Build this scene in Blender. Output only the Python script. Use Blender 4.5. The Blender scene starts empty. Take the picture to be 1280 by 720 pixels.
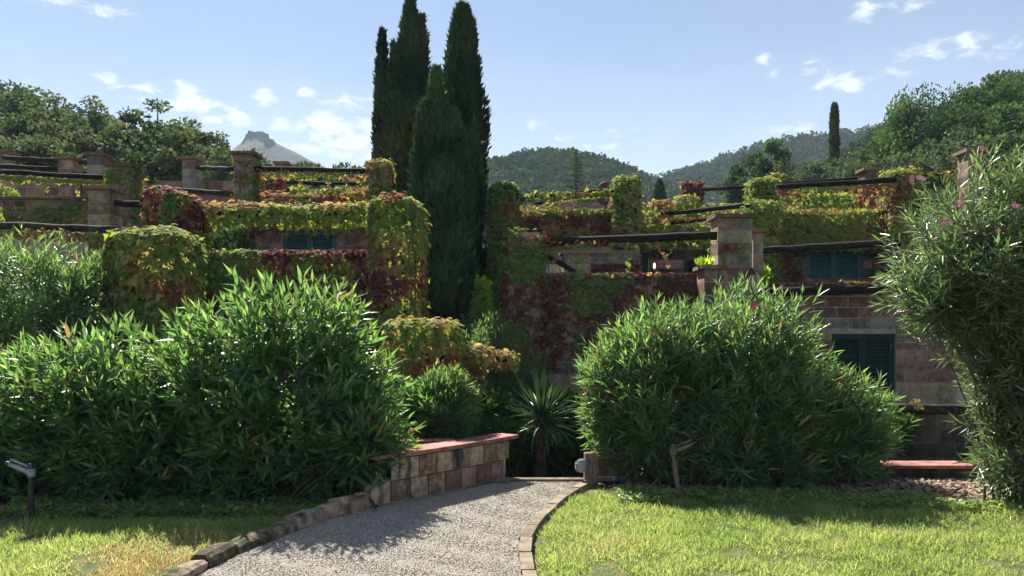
import bpy, math, random
import numpy as np
from mathutils import Vector, Matrix, noise
R = math.radians
random.seed(7); rng = np.random.default_rng(7)
sc = bpy.context.scene
C = sc.collection
F = 995.0; EYE = 1.6; HOR = 420.0
def X(px, Y): return (px - 640.0) / F * Y
def Z(py, Y): return EYE + (HOR - py) / F * Y
def P(px, py, Y): return Vector((X(px, Y), Y, Z(py, Y)))

# ------------------------------------------------------------ camera, sky, sun
cam = bpy.data.cameras.new('camera'); co = bpy.data.objects.new('camera', cam); C.objects.link(co)
co.location = (0, 0, EYE); co.rotation_euler = (R(90), 0, 0)
cam.sensor_width = 36; cam.lens = 36 * F / 1280.0; cam.shift_y = (HOR - 360) / 1280.0
cam.clip_start = 0.05; cam.clip_end = 6000
sc.camera = co
SUN_EL = 46; SUN_AZ = -25        # degrees; azimuth measured from straight ahead, negative = left
sdir = Vector((math.sin(R(SUN_AZ)) * math.cos(R(SUN_EL)), math.cos(R(SUN_AZ)) * math.cos(R(SUN_EL)), math.sin(R(SUN_EL))))
sl = bpy.data.lights.new('sun', 'SUN'); sl.energy = 4.4; sl.angle = R(0.5); sl.color = (1.0, 0.93, 0.80)
so = bpy.data.objects.new('sun', sl); C.objects.link(so); so.rotation_euler = sdir.to_track_quat('Z', 'Y').to_euler()
so.location = (0, 0, 50)
sc.view_settings.view_transform = 'Standard'; sc.view_settings.look = 'None'; sc.view_settings.gamma = 1
sc.view_settings.exposure = 1.75

world = bpy.data.worlds.new('World'); sc.world = world; world.use_nodes = True
def build_sky():
    nt = world.node_tree; N = nt.nodes; L = nt.links; N.clear()
    out = N.new('ShaderNodeOutputWorld'); bg = N.new('ShaderNodeBackground'); L.new(bg.outputs[0], out.inputs[0])
    bg.inputs['Strength'].default_value = 0.05
    sky = N.new('ShaderNodeTexSky'); sky.sky_type = 'NISHITA'; sky.sun_disc = False
    sky.sun_elevation = R(SUN_EL); sky.sun_rotation = R(SUN_AZ); sky.altitude = 100
    sky.air_density = 0.8; sky.dust_density = 0.1; sky.ozone_density = 1.2
    tc = N.new('ShaderNodeTexCoord')
    def vm(op, a, b=None, s=None):
        n = N.new('ShaderNodeVectorMath'); n.operation = op
        for i, v in enumerate((a, b)):
            if v is None: continue
            if isinstance(v, (tuple, Vector)): n.inputs[i].default_value = v
            else: L.new(v, n.inputs[i])
        return n.outputs['Value'] if op in ('LENGTH', 'DOT_PRODUCT') else n.outputs[0]
    def m(op, a, b=0.0, clamp=False):
        n = N.new('ShaderNodeMath'); n.operation = op; n.use_clamp = clamp
        for i, v in enumerate((a, b)):
            if isinstance(v, (int, float)): n.inputs[i].default_value = v
            else: L.new(v, n.inputs[i])
        return n.outputs[0]
    d = vm('NORMALIZE', tc.outputs['Generated'])
    blobs = [(240,124,32,20,1.2),(330,124,18,20,1.2),(298,142,24,15,1.1),(352,156,22,14,1.0),(408,160,52,26,1.25),(395,188,60,12,1.1),(440,184,60,20,1.3),(460,158,30,16,1.1),(215,128,14,9,.8),(262,150,16,7,.7),
             (440,132,34,16,.8),(180,112,40,14,.7),(130,98,18,8,.9),(95,6,60,9,.7),(380,113,22,8,.8),(60,100,30,8,.5),
             (1070,100,62,12,.8),(1180,64,52,20,.62),(1090,12,34,13,.7),(1150,6,30,8,.6),(990,161,50,9,.8),(955,75,11,7,1.1),(968,96,10,7,1),
             (1010,88,30,12,.6),(700,185,160,45,.42),(1240,60,30,14,.6)]
    acc = None
    for (px, py, rx, ry, s) in blobs:
        rx *= 1.35; ry *= 1.4; c = Vector(((px-640)/F, 1, (HOR-py)/F)); k = c.length; c.normalize()
        v = vm('SUBTRACT', d, tuple(c))
        v = vm('MULTIPLY', v, (F*k/rx, 0.0, F*k/ry))
        l = m('MULTIPLY', m('SUBTRACT', 1.0, vm('LENGTH', v), True), s)
        acc = l if acc is None else m('MAXIMUM', acc, l)
    sepd = N.new('ShaderNodeSeparateXYZ'); L.new(d, sepd.inputs[0])
    ahead = m('GREATER_THAN', sepd.outputs['Y'], 0.0); acc = m('MULTIPLY', acc, ahead)
    # clouds beyond the view: the same scattered puffs
    nb = N.new('ShaderNodeTexNoise'); nb.inputs['Scale'].default_value = 3.0; nb.inputs['Detail'].default_value = 3; L.new(d, nb.inputs['Vector'])
    oth = m('MULTIPLY', m('SUBTRACT', nb.outputs['Fac'], 0.55, True), 2.5)
    oth = m('MULTIPLY', oth, m('LESS_THAN', sepd.outputs['Y'], 0.72)); acc = m('MAXIMUM', acc, oth)
    n1 = N.new('ShaderNodeTexNoise'); n1.inputs['Scale'].default_value = 30; n1.inputs['Detail'].default_value = 9
    n1.inputs['Roughness'].default_value = 0.62; n1.inputs['Distortion'].default_value = 0.5
    mp = vm('MULTIPLY', d, (1.0, 1.0, 2.0)); L.new(mp, n1.inputs['Vector'])
    nn = m('ADD', m('MULTIPLY', acc, 1.5), m('MULTIPLY', m('SUBTRACT', n1.outputs['Fac'], 0.5), 4.6))
    mr = N.new('ShaderNodeMapRange'); mr.interpolation_type = 'SMOOTHSTEP'
    L.new(nn, mr.inputs['Value']); mr.inputs['From Min'].default_value = 0.25; mr.inputs['From Max'].default_value = 1.5; mr.inputs['To Max'].default_value = 0.85
    gate = N.new('ShaderNodeMapRange'); L.new(acc, gate.inputs['Value']); gate.inputs['From Max'].default_value = 0.22
    cf = m('MULTIPLY', mr.outputs[0], gate.outputs[0])
    # thin high veil, soft and broad
    n2 = N.new('ShaderNodeTexNoise'); n2.inputs['Scale'].default_value = 2.2; n2.inputs['Detail'].default_value = 6; n2.inputs['Distortion'].default_value = 0.9
    mp2 = vm('MULTIPLY', d, (1.0, 1.0, 2.6)); L.new(mp2, n2.inputs['Vector'])
    hzn = N.new('ShaderNodeMapRange'); hzn.interpolation_type = 'SMOOTHSTEP'; L.new(sepd.outputs['Z'], hzn.inputs['Value'])
    hzn.inputs['From Min'].default_value = 0.36; hzn.inputs['From Max'].default_value = 0.10; hzn.inputs['To Max'].default_value = 0.42
    veil = m('ADD', hzn.outputs[0], m('MULTIPLY', m('MULTIPLY', m('SUBTRACT', n2.outputs['Fac'], 0.45, True), 1.6), m('ADD', hzn.outputs[0], 0.12)))
    fac = m('MAXIMUM', cf, veil, True)
    mix = N.new('ShaderNodeMix'); mix.data_type = 'RGBA'
    thin = N.new('ShaderNodeMix'); thin.data_type = 'RGBA'; thin.inputs['Factor'].default_value = 0.32     # thin grey high haze over the whole sky
    L.new(sky.outputs[0], thin.inputs[6]); thin.inputs[7].default_value = (2.7, 2.95, 3.3, 1)
    L.new(fac, mix.inputs['Factor']); L.new(thin.outputs[2], mix.inputs[6]); mix.inputs[7].default_value = (6.6, 6.9, 7.2, 1)
    L.new(mix.outputs[2], bg.inputs['Color'])
build_sky()

# ------------------------------------------------------------ materials
MATS = {}
def ramp(N, stops, interp='LINEAR'):
    r = N.new('ShaderNodeValToRGB'); r.color_ramp.interpolation = interp
    e = r.color_ramp.elements
    while len(e) < len(stops): e.new(0.5)
    for i, (p, c) in enumerate(stops): e[i].position = p; e[i].color = (c[0], c[1], c[2], 1)
    return r
def surf(name, stops, scale=6.0, rough=0.85, bump=0.3, bscale=40.0, stain=None, metal=0.0, stretch=(1,1,1), detail=6, dist=0.01):
    m = bpy.data.materials.new(name); m.use_nodes = True; nt = m.node_tree; N = nt.nodes; L = nt.links
    b = N['Principled BSDF']; b.inputs['Roughness'].default_value = rough; b.inputs['Specular IOR Level'].default_value = .25 if rough > .7 else .5; b.inputs['Metallic'].default_value = metal
    g = N.new('ShaderNodeNewGeometry'); mp = N.new('ShaderNodeMapping'); L.new(g.outputs['Position'], mp.inputs['Vector']); mp.inputs['Scale'].default_value = stretch
    n = N.new('ShaderNodeTexNoise'); n.inputs['Scale'].default_value = scale; n.inputs['Detail'].default_value = detail; n.inputs['Roughness'].default_value = 0.65
    L.new(mp.outputs[0], n.inputs['Vector'])
    oi = N.new('ShaderNodeObjectInfo')
    ad = N.new('ShaderNodeMath'); ad.operation = 'MULTIPLY_ADD'; L.new(oi.outputs['Random'], ad.inputs[0]); ad.inputs[1].default_value = 0.3; ad.inputs[2].default_value = -0.15
    ad2 = N.new('ShaderNodeMath'); ad2.operation = 'ADD'; L.new(n.outputs['Fac'], ad2.inputs[0]); L.new(ad.outputs[0], ad2.inputs[1])
    r = ramp(N, [(.5+(p_-.5)*.58, c_) for p_, c_ in stops]); L.new(ad2.outputs[0], r.inputs[0]); col = r.outputs[0]
    if stain:
        n3 = N.new('ShaderNodeTexNoise'); n3.inputs['Scale'].default_value = stain[1]; n3.inputs['Detail'].default_value = 5
        mp3 = N.new('ShaderNodeMapping'); L.new(g.outputs['Position'], mp3.inputs['Vector']); mp3.inputs['Scale'].default_value = stain[2]
        L.new(mp3.outputs[0], n3.inputs['Vector'])
        r3 = ramp(N, [(stain[3], (0,0,0)), (stain[4], (1,1,1))]); L.new(n3.outputs['Fac'], r3.inputs[0])
        mx = N.new('ShaderNodeMix'); mx.data_type = 'RGBA'; L.new(r3.outputs[0], mx.inputs['Factor']); L.new(col, mx.inputs[6]); mx.inputs[7].default_value = (*stain[0], 1)
        col = mx.outputs[2]
    L.new(col, b.inputs['Base Color'])
    if bump:
        n2 = N.new('ShaderNodeTexNoise'); n2.inputs['Scale'].default_value = bscale; n2.inputs['Detail'].default_value = 6; n2.inputs['Roughness'].default_value = 0.7
        L.new(mp.outputs[0], n2.inputs['Vector'])
        bp = N.new('ShaderNodeBump'); bp.inputs['Strength'].default_value = bump; bp.inputs['Distance'].default_value = dist
        L.new(n2.outputs['Fac'], bp.inputs['Height']); L.new(bp.outputs[0], b.inputs['Normal'])
    MATS[name] = m; return m
def foliage(name, stops, tstops=None, tfac=0.4, rough=0.45, attr='tone', spec=0.5, vary=0.5):
    m = bpy.data.materials.new(name); m.use_nodes = True; nt = m.node_tree; N = nt.nodes; L = nt.links
    b = N['Principled BSDF']; b.inputs['Roughness'].default_value = rough; b.inputs['Specular IOR Level'].default_value = spec
    at = N.new('ShaderNodeAttribute'); at.attribute_name = attr
    rn = N.new('ShaderNodeAttribute'); rn.attribute_name = 'rnd'
    oi = N.new('ShaderNodeObjectInfo')
    s = N.new('ShaderNodeMath'); s.operation = 'ADD'; L.new(rn.outputs['Fac'], s.inputs[0]); L.new(oi.outputs['Random'], s.inputs[1])
    fr = N.new('ShaderNodeMath'); fr.operation = 'FRACT'; L.new(s.outputs[0], fr.inputs[0])
    def col(st):
        r = ramp(N, st); L.new(at.outputs['Fac'], r.inputs[0])
        h = N.new('ShaderNodeHueSaturation'); L.new(r.outputs[0], h.inputs['Color'])
        v = N.new('ShaderNodeMath'); v.operation = 'MULTIPLY_ADD'; L.new(fr.outputs[0], v.inputs[0]); v.inputs[1].default_value = vary; v.inputs[2].default_value = 1 - vary/2
        L.new(v.outputs[0], h.inputs['Value'])
        hh = N.new('ShaderNodeMath'); hh.operation = 'MULTIPLY_ADD'; L.new(fr.outputs[0], hh.inputs[0]); hh.inputs[1].default_value = 0.03; hh.inputs[2].default_value = 0.485
        L.new(hh.outputs[0], h.inputs['Hue'])
        return h.outputs[0]
    L.new(col(stops), b.inputs['Base Color'])
    t = N.new('ShaderNodeBsdfTranslucent'); L.new(col(tstops or stops), t.inputs['Color'])
    ms = N.new('ShaderNodeMixShader'); ms.inputs[0].default_value = tfac
    L.new(b.outputs[0], ms.inputs[1]); L.new(t.outputs[0], ms.inputs[2]); L.new(ms.outputs[0], N['Material Output'].inputs[0])
    MATS[name] = m; return m
def plain(name, c, rough=0.5, metal=0.0, emit=0.0):
    m = surf(name, [(0.3, [v*0.8 for v in c]), (0.7, [min(1, v*1.15) for v in c])], 12, rough, 0.05, 60, metal=metal)
    if emit:
        b = m.node_tree.nodes['Principled BSDF']; b.inputs['Emission Color'].default_value = (*c, 1); b.inputs['Emission Strength'].default_value = emit
    return m

st = ((0.05,0.045,0.04), 2.2, (1,1,0.35), 0.52, 0.75)
surf('block_pink', [(0.25,(0.16,0.100,0.080)),(0.5,(0.29,0.185,0.150)),(0.75,(0.39,0.27,0.225))], 9, 0.95, 0.8, 45, st, dist=0.035)
surf('block_red',  [(0.25,(0.12,0.066,0.058)),(0.5,(0.22,0.118,0.103)),(0.75,(0.31,0.19,0.165))], 9, 0.95, 0.8, 45, st, dist=0.035)
surf('block_tan',  [(0.25,(0.16,0.125,0.085)),(0.5,(0.27,0.215,0.150)),(0.75,(0.37,0.305,0.225))], 9, 0.95, 0.8, 45, st, dist=0.035)
surf('block_grey', [(0.25,(0.105,0.100,0.088)),(0.5,(0.19,0.180,0.160)),(0.75,(0.28,0.265,0.240))], 9, 0.95, 0.8, 45, st, dist=0.035)
sd = ((0.02,0.019,0.017), 1.6, (1,1,0.25), 0.36, 0.62)
sw = ((0.035,0.030,0.026), 5.0, (1,1,0.12), 0.50, 0.66)
surf('block_worn', [(0.25,(0.174,0.123,0.087)),(0.5,(0.362,0.268,0.196)),(0.75,(0.522,0.406,0.304))], 14, 0.95, 1.0, 45, sw, dist=0.03)
surf('block_damp', [(0.25,(0.06,0.05,0.045)),(0.5,(0.13,0.105,0.09)),(0.8,(0.24,0.20,0.17))], 7, 0.9, 0.8, 45, sd, dist=0.02)  # stained low walls; also painted shade on the set-back storey
surf('mortar', [(0.3,(0.220,0.205,0.185)),(0.7,(0.360,0.340,0.310))], 20, 0.95, 0.4, 80)
surf('mortar_damp_shade', [(0.3,(0.06,0.055,0.05)),(0.7,(0.15,0.14,0.12))], 8, 0.95, 0.4, 80)  # dark joints of stained walls; also painted shade on storey and pillar cores
surf('plaster', [(0.3,(0.264,0.237,0.198)),(0.7,(0.396,0.363,0.308))], 4, 0.95, 0.3, 60, st)
surf('terracotta', [(0.3,(0.22,0.085,0.07)),(0.7,(0.34,0.15,0.125))], 10, 0.8, 0.2, 80, ((0.12,0.07,0.055), 6, (1,1,1), 0.5, 0.7))
surf('cap_stone', [(0.3,(0.09,0.055,0.04)),(0.7,(0.20,0.125,0.09))], 10, 0.9, 0.4, 60)
surf('log_wood', [(0.35,(0.007,0.006,0.005)),(0.6,(0.014,0.012,0.010)),(0.85,(0.05,0.045,0.04))], 12, 0.9, 0.6, 50, ((0.16,0.15,0.13), 9, (1,1,1), 0.68, 0.8))
surf('old_wood', [(0.3,(0.07,0.05,0.035)),(0.7,(0.22,0.165,0.115))], 14, 0.9, 0.8, 40, stretch=(4,4,0.7))
surf('bench_wood', [(0.3,(0.108,0.090,0.068)),(0.7,(0.243,0.198,0.149))], 10, 0.9, 0.7, 60)
surf('tuff', [(0.25,(0.068,0.057,0.045)),(0.5,(0.180,0.143,0.105)),(0.75,(0.330,0.270,0.210))], 14, 0.95, 1.0, 50, ((0.04,0.055,0.02), 5, (1,1,1), 0.52, 0.68), dist=0.02)
surf('gravel_base', [(0.3,(0.240,0.222,0.198)),(0.7,(0.456,0.426,0.384))], 90, 0.95, 1.0, 160, dist=0.01)
surf('gravel_stone', [(0.2,(0.24,0.21,0.175)),(0.45,(0.50,0.46,0.40)),(0.7,(0.76,0.70,0.61))], 130, 0.85, 0.2, 200)
surf('soil', [(0.3,(0.035,0.026,0.018)),(0.7,(0.09,0.065,0.042))], 12, 0.98, 1.0, 60, dist=0.03)
surf('lawn_soil', [(0.3,(0.07,0.10,0.03)),(0.55,(0.12,0.15,0.05)),(0.75,(0.20,0.17,0.09))], 9, 0.98, 1.0, 70, dist=0.03)
surf('mulch_chip', [(0.25,(0.07,0.045,0.03)),(0.5,(0.18,0.12,0.085)),(0.75,(0.36,0.28,0.21))], 60, 0.95, 0.3, 100)
surf('hill_floor', [(0.3,(0.022,0.032,0.013)),(0.7,(0.05,0.06,0.028))], 0.3, 0.98, 0.5, 2.0)
surf('rock_hill', [(0.3,(0.010,0.017,0.011)),(0.55,(0.020,0.028,0.020)),(0.8,(0.06,0.058,0.052))], 0.05, 0.98, 1.0, 0.1, dist=6.0)
surf('bark', [(0.3,(0.04,0.03,0.022)),(0.7,(0.12,0.095,0.07))], 8, 0.95, 0.8, 30, stretch=(3,3,1))
surf('twig', [(0.3,(0.06,0.045,0.03)),(0.7,(0.17,0.135,0.09))], 30, 0.9, 0.2, 60)
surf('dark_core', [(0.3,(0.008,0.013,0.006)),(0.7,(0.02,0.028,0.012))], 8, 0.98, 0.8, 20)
surf('shutter_teal', [(0.3,(0.007,0.075,0.090)),(0.7,(0.013,0.115,0.13))], 5, 0.7, 0.05, 60)
surf('shutter_dark', [(0.3,(0.004,0.020,0.022)),(0.7,(0.007,0.035,0.032))], 5, 0.75, 0.05, 60)
plain('dark_glass', (0.03,0.04,0.045), 0.08)
plain('pale_blue_paint', (0.30,0.55,0.68), 0.4)
plain('cream_cloth', (0.62,0.52,0.32), 0.8)
plain('white_plastic', (0.28,0.295,0.30), 0.4)
plain('blue_plastic', (0.03,0.04,0.10), 0.4)
plain('brass', (0.13,0.115,0.075), 0.6, 0.3)
plain('dark_metal', (0.04,0.042,0.045), 0.4, 0.7)
plain('pale_metal', (0.32,0.32,0.30), 0.5, 0.3)
plain('rust_paint', (0.10,0.03,0.022), 0.6)
plain('roof_grey', (0.25,0.25,0.26), 0.8)
plain('lamp_glass', (1.0,0.72,0.42), 0.3, 0, 0.9)
surf('petal', [(0.3,(0.50,0.16,0.24)),(0.7,(0.75,0.36,0.44))], 30, 0.6, 0.0)
surf('petal_crimson', [(0.3,(0.45,0.01,0.08)),(0.7,(0.65,0.03,0.14))], 30, 0.6, 0.0)
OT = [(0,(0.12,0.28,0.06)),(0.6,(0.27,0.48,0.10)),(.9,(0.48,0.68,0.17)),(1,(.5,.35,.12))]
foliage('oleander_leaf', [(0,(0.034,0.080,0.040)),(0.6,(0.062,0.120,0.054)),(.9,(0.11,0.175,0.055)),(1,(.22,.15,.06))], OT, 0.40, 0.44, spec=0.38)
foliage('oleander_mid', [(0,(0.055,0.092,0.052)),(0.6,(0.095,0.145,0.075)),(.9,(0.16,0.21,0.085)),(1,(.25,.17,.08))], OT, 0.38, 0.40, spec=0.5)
foliage('oleander_pale', [(0,(0.060,0.085,0.045)),(0.6,(0.11,0.145,0.070)),(1,(0.19,0.21,0.12))], [(0,(0.13,0.24,0.06)),(0.6,(0.24,0.38,0.10)),(1,(0.40,0.50,0.18))], 0.32, 0.40, spec=0.7)
foliage('creeper_leaf', [(0,(0.058,0.130,0.044)),(0.35,(0.163,0.221,0.058)),(0.6,(0.260,0.215,0.085)),(0.8,(0.202,0.094,0.062)),(1,(0.117,0.039,0.047))],
        [(0,(0.13,0.29,0.05)),(0.35,(0.40,0.45,0.08)),(0.6,(0.60,0.44,0.13)),(0.8,(0.42,0.17,0.09)),(1,(0.22,0.045,0.055))], 0.38, 0.8, spec=0.10)
foliage('cypress_leaf', [(0,(0.012,0.032,0.016)),(0.6,(0.034,0.064,0.028)),(1,(0.075,0.085,0.035))], [(0,(0.04,0.08,0.03)),(1,(0.10,0.16,0.05))], 0.15, 0.75, spec=0.15)
foliage('cypress_green', [(0,(0.018,0.048,0.022)),(0.6,(0.045,0.090,0.040)),(1,(0.085,0.12,0.050))], [(0,(0.05,0.10,0.03)),(1,(0.12,0.20,0.06))], 0.15, 0.75, spec=0.15)
foliage('tree_leaf', [(0,(0.020,0.050,0.021)),(0.6,(0.042,0.080,0.030)),(1,(0.085,0.115,0.045))], [(0,(0.05,0.12,0.03)),(0.6,(0.11,0.20,0.04)),(1,(0.24,0.34,0.07))], 0.24, 0.7, spec=0.1)
foliage('dusty_leaf', [(0,(0.034,0.052,0.030)),(0.6,(0.065,0.085,0.048)),(1,(0.12,0.13,0.075))], [(0,(0.07,0.12,0.04)),(0.6,(0.14,0.20,0.06)),(1,(0.25,0.30,0.11))], 0.25, 0.75, spec=0.08)
foliage('forest_leaf', [(0,(0.014,0.036,0.013)),(0.6,(0.030,0.062,0.022)),(1,(0.060,0.085,0.032))], [(0,(0.03,0.07,0.02)),(1,(0.10,0.16,0.04))], 0.15, 0.8, spec=0.05)
foliage('grass_blade', [(0,(0.07,0.14,0.045)),(0.5,(0.19,0.26,0.085)),(0.8,(0.34,0.30,0.15)),(1,(0.34,0.22,0.12))], [(0,(0.26,0.44,0.08)),(0.5,(0.62,0.72,0.18)),(0.8,(0.75,0.66,0.32)),(1,(0.55,0.35,0.16))], 0.42, 0.5, spec=0.4)
foliage('yucca_leaf', [(0,(0.030,0.065,0.038)),(1,(0.075,0.125,0.065))], [(0,(0.05,0.13,0.03)),(1,(0.12,0.22,0.05))], 0.15, 0.45, spec=0.4)
foliage('bright_leaf', [(0,(0.09,0.17,0.025)),(1,(0.17,0.26,0.03))], [(0,(0.45,0.70,0.04)),(1,(0.70,0.88,0.07))], 0.5, 0.5)

# ------------------------------------------------------------ object helpers
def thing(name, label, cat, loc=(0,0,0), group=None, kind=None):
    o = bpy.data.objects.new(name, None); C.objects.link(o); o.empty_display_size = 0.1
    o.location = loc; o['label'] = label; o['category'] = cat
    if group: o['group'] = group
    if kind: o['kind'] = kind
    return o
def wloc(p):
    v = Vector((0,0,0))
    while p is not None: v += p.location; p = p.parent
    return v
def put(name, me, parent=None, label=None, M=None, kind=None):
    """link a mesh given in world coordinates under its thing"""
    o = bpy.data.objects.new(name, me); C.objects.link(o)
    T = Matrix.Identity(4) if M is None else M
    if parent is not None:
        o.parent = parent; T = Matrix.Translation(-wloc(parent)) @ T
    o.matrix_basis = T
    if label: o['label'] = label
    if kind: o['kind'] = kind
    return o
def struct(name, me, label=None):
    o = put(name, me); o['kind'] = 'structure'
    if label: o['label'] = label
    return o
class MB:
    def __init__(s): s.v = []; s.f = []
    def quadbox(s, x0,x1,y0,y1,z0,z1, M=None):
        b = len(s.v); vs = [(x,y,z) for z in (z0,z1) for y in (y0,y1) for x in (x0,x1)]
        if M is not None: vs = [tuple(M @ Vector(v)) for v in vs]
        s.v += vs
        s.f += [tuple(b+i for i in q) for q in ((0,2,3,1),(4,5,7,6),(0,1,5,4),(2,6,7,3),(0,4,6,2),(1,3,7,5))]
        return s
    def tube(s, pts, rad, n=8, caps=True):
        b = len(s.v); k = len(pts); pts = [Vector(p) for p in pts]
        for i, p in enumerate(pts):
            d = (pts[min(i+1,k-1)] - pts[max(i-1,0)]).normalized()
            a = d.orthogonal().normalized() if i == 0 else (a - d*a.dot(d)).normalized()
            c = d.cross(a); r = rad[i] if isinstance(rad, (list,tuple)) else rad
            for j in range(n):
                t = 2*math.pi*j/n; s.v.append(tuple(p + (a*math.cos(t) + c*math.sin(t))*r))
        for i in range(k-1):
            for j in range(n):
                s.f.append((b+i*n+j, b+i*n+(j+1)%n, b+(i+1)*n+(j+1)%n, b+(i+1)*n+j))
        if caps: s.f.append(tuple(b+j for j in range(n))[::-1]); s.f.append(tuple(b+(k-1)*n+j for j in range(n)))
        return s
    def mesh(s, name, mat, smooth=False):
        me = bpy.data.meshes.new(name); me.from_pydata(s.v, [], s.f); me.materials.append(MATS[mat]); me.update()
        if smooth:
            for p in me.polygons: p.use_smooth = True
        return me
def boxmesh(name, mat, x0,x1,y0,y1,z0,z1): return MB().quadbox(x0,x1,y0,y1,z0,z1).mesh(name, mat)
def npmesh(name, V, Fc, mat, rnd=None, tone=None, smooth=False):
    V = np.asarray(V, np.float32); Fc = np.asarray(Fc, np.int32); k = Fc.shape[1]
    me = bpy.data.meshes.new(name); me.vertices.add(len(V)); me.vertices.foreach_set('co', V.ravel())
    me.loops.add(Fc.size); me.loops.foreach_set('vertex_index', Fc.ravel())
    me.polygons.add(len(Fc)); me.polygons.foreach_set('loop_start', np.arange(0, Fc.size, k, dtype=np.int32))
    if smooth: me.polygons.foreach_set('use_smooth', np.ones(len(Fc), bool))
    me.update(calc_edges=True)
    for nm, a in (('rnd', rnd), ('tone', tone)):
        if a is not None:
            at = me.attributes.new(nm, 'FLOAT', 'POINT'); at.data.foreach_set('value', np.asarray(a, np.float32).ravel())
    me.materials.append(MATS[mat]); return me
def unit(v): return v / np.maximum(np.linalg.norm(v, axis=-1, keepdims=True), 1e-9)
def frames(d, n, s):
    d = unit(d); x = unit(np.cross(d, n)); z = np.cross(x, d)
    s = np.asarray(s, float).reshape(-1, 1, 1) if np.ndim(s) else s
    return np.stack([x, d, z], axis=-1) * s
def scatter(name, tmpl, M, T, mat, rnd=None, tone=None, smooth=False):
    tv, tf = tmpl; n = len(T); k = len(tv)
    V = np.einsum('nij,kj->nki', M, tv) + T[:, None, :]
    Fc = (tf[None] + (np.arange(n)*k)[:, None, None]).reshape(-1, tf.shape[1])
    r = np.repeat(rng.random(n) if rnd is None else rnd, k); t = np.repeat(np.zeros(n) if tone is None else tone, k)
    return npmesh(name, V.reshape(-1,3), Fc, mat, r, t, smooth)
OLE = (np.array([(0,0,0),(-.065,.42,.02),(0,.45,-.012),(.065,.42,.02),(0,1,-.12)]), np.array([(0,2,1),(0,3,2),(1,2,4),(2,3,4)]))
OLE8 = (np.array([(0,0,0),(-.055,.28,.012),(0,.3,-.01),(.055,.28,.012),(-.055,.65,-.025),(0,.66,-.045),(.055,.65,-.025),(0,1,-.13)]),
        np.array([(0,2,1),(0,3,2),(1,2,5),(1,5,4),(2,3,6),(2,6,5),(4,5,7),(5,6,7)]))
_iv = [(0,0,0.0)]
for a, r_ in ((-90,.12),(-128,.42),(-165,.30),(170,.55),(140,.34),(112,.45),(90,.70),(68,.45),(40,.34),(10,.55),(-15,.30),(-52,.42)):
    _iv.append((math.cos(R(a))*r_, .38+math.sin(R(a))*r_, -0.10*(r_/.55)**2))
_iv[0] = (0,.38,.05)
IVY = (np.array(_iv), np.array([(0, 1+i, 1+(i+1)%12) for i in range(12)]))
_i2 = [(0,.38,.04)]
for a, r_ in ((-90,.10),(-140,.45),(165,.52),(128,.34),(90,.66),(52,.34),(15,.52),(-40,.45)):
    _i2.append((math.cos(R(a))*r_, .38+math.sin(R(a))*r_, -0.06))
IVY2 = (np.array(_i2), np.array([(0, 1+i, 1+(i+1)%8) for i in range(8)]))
CARD = (np.array([(-.35,0,0),(.35,0,.05),(.42,.6,-.05),(0,1,0),(-.42,.6,.05)]), np.array([(0,1,2),(0,2,4),(4,2,3)]))
SPRIG = (np.array([(-.12,0,0),(.12,0,0),(.16,.5,0),(0,1,0),(-.16,.5,0)]), np.array([(0,1,2),(0,2,4),(4,2,3)]))
BLADE = (np.array([(-.05,0,0),(.05,0,0),(-.04,.55,.06),(.04,.55,.06),(0,1,.28)]), np.array([(0,1,3),(0,3,2),(2,3,4)]))
PEB = (np.array([(1,0,0),(0,1,0),(-1,0,0),(0,-1,0),(0,0,.7),(0,0,-.7)]), np.array([(0,1,4),(1,2,4),(2,3,4),(3,0,4)]))

# ------------------------------------------------------------ masonry
def block_meshes(tag_, mat, nvar=3, edge_y=-.30, inner=(-.05,.12), back=.5):
    out = []
    for k in range(nvar):
        v = []; f = []
        xs = (-.5,-.2,.2,.5); zs = (-.5,0,.5)
        for i, z in enumerate(zs):
            for j, x in enumerate(xs):
                edge = i in (0,2) or j in (0,3)
                y = edge_y if edge else -.5 + random.uniform(*inner)
                v.append((x*(0.985 if edge else 1) + (0 if edge else random.uniform(-.05,.05)), y, z + (0 if edge else random.uniform(-.08,.08))))
        for i in range(2):
            for j in range(3): a = i*4+j; f.append((a, a+1, a+5, a+4))
        ring = [0,1,2,3,7,11,10,9,8,4]; b = len(v)
        for r_ in ring: v.append((v[r_][0], .5, v[r_][2]))
        for i in range(10): j = (i+1) % 10; f.append((ring[j], ring[i], b+i, b+j))
        me = bpy.data.meshes.new('block'); me.from_pydata(v, [], f); me.materials.append(MATS[mat]); me.update(); out.append(me)
    return out
KINDS = ('pink','red','tan','grey','damp','worn')
BL = {k: block_meshes(k, 'block_'+k) for k in KINDS}
BLD = {k: block_meshes(k, 'block_'+k, 3, -.478, (-.022,.010)) for k in KINDS}
def block(parent, c, size, rot, kind):
    M = Matrix.Translation(c) @ Matrix.Rotation(rot, 4, 'Z') @ Matrix.Diagonal((size[0], size[1], size[2], 1))
    return put('block', random.choice(BL[kind]), parent, M=M)
def deep_block(parent, c, size, rot, kind):
    M = Matrix.Translation(c) @ Matrix.Rotation(rot, 4, 'Z') @ Matrix.Diagonal((size[0], size[1], size[2], 1))
    return put('block', random.choice(BLD[kind]), parent, M=M)
COURSES = ['red','grey','tan','pink','red','tan','pink','grey','red','tan']
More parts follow.
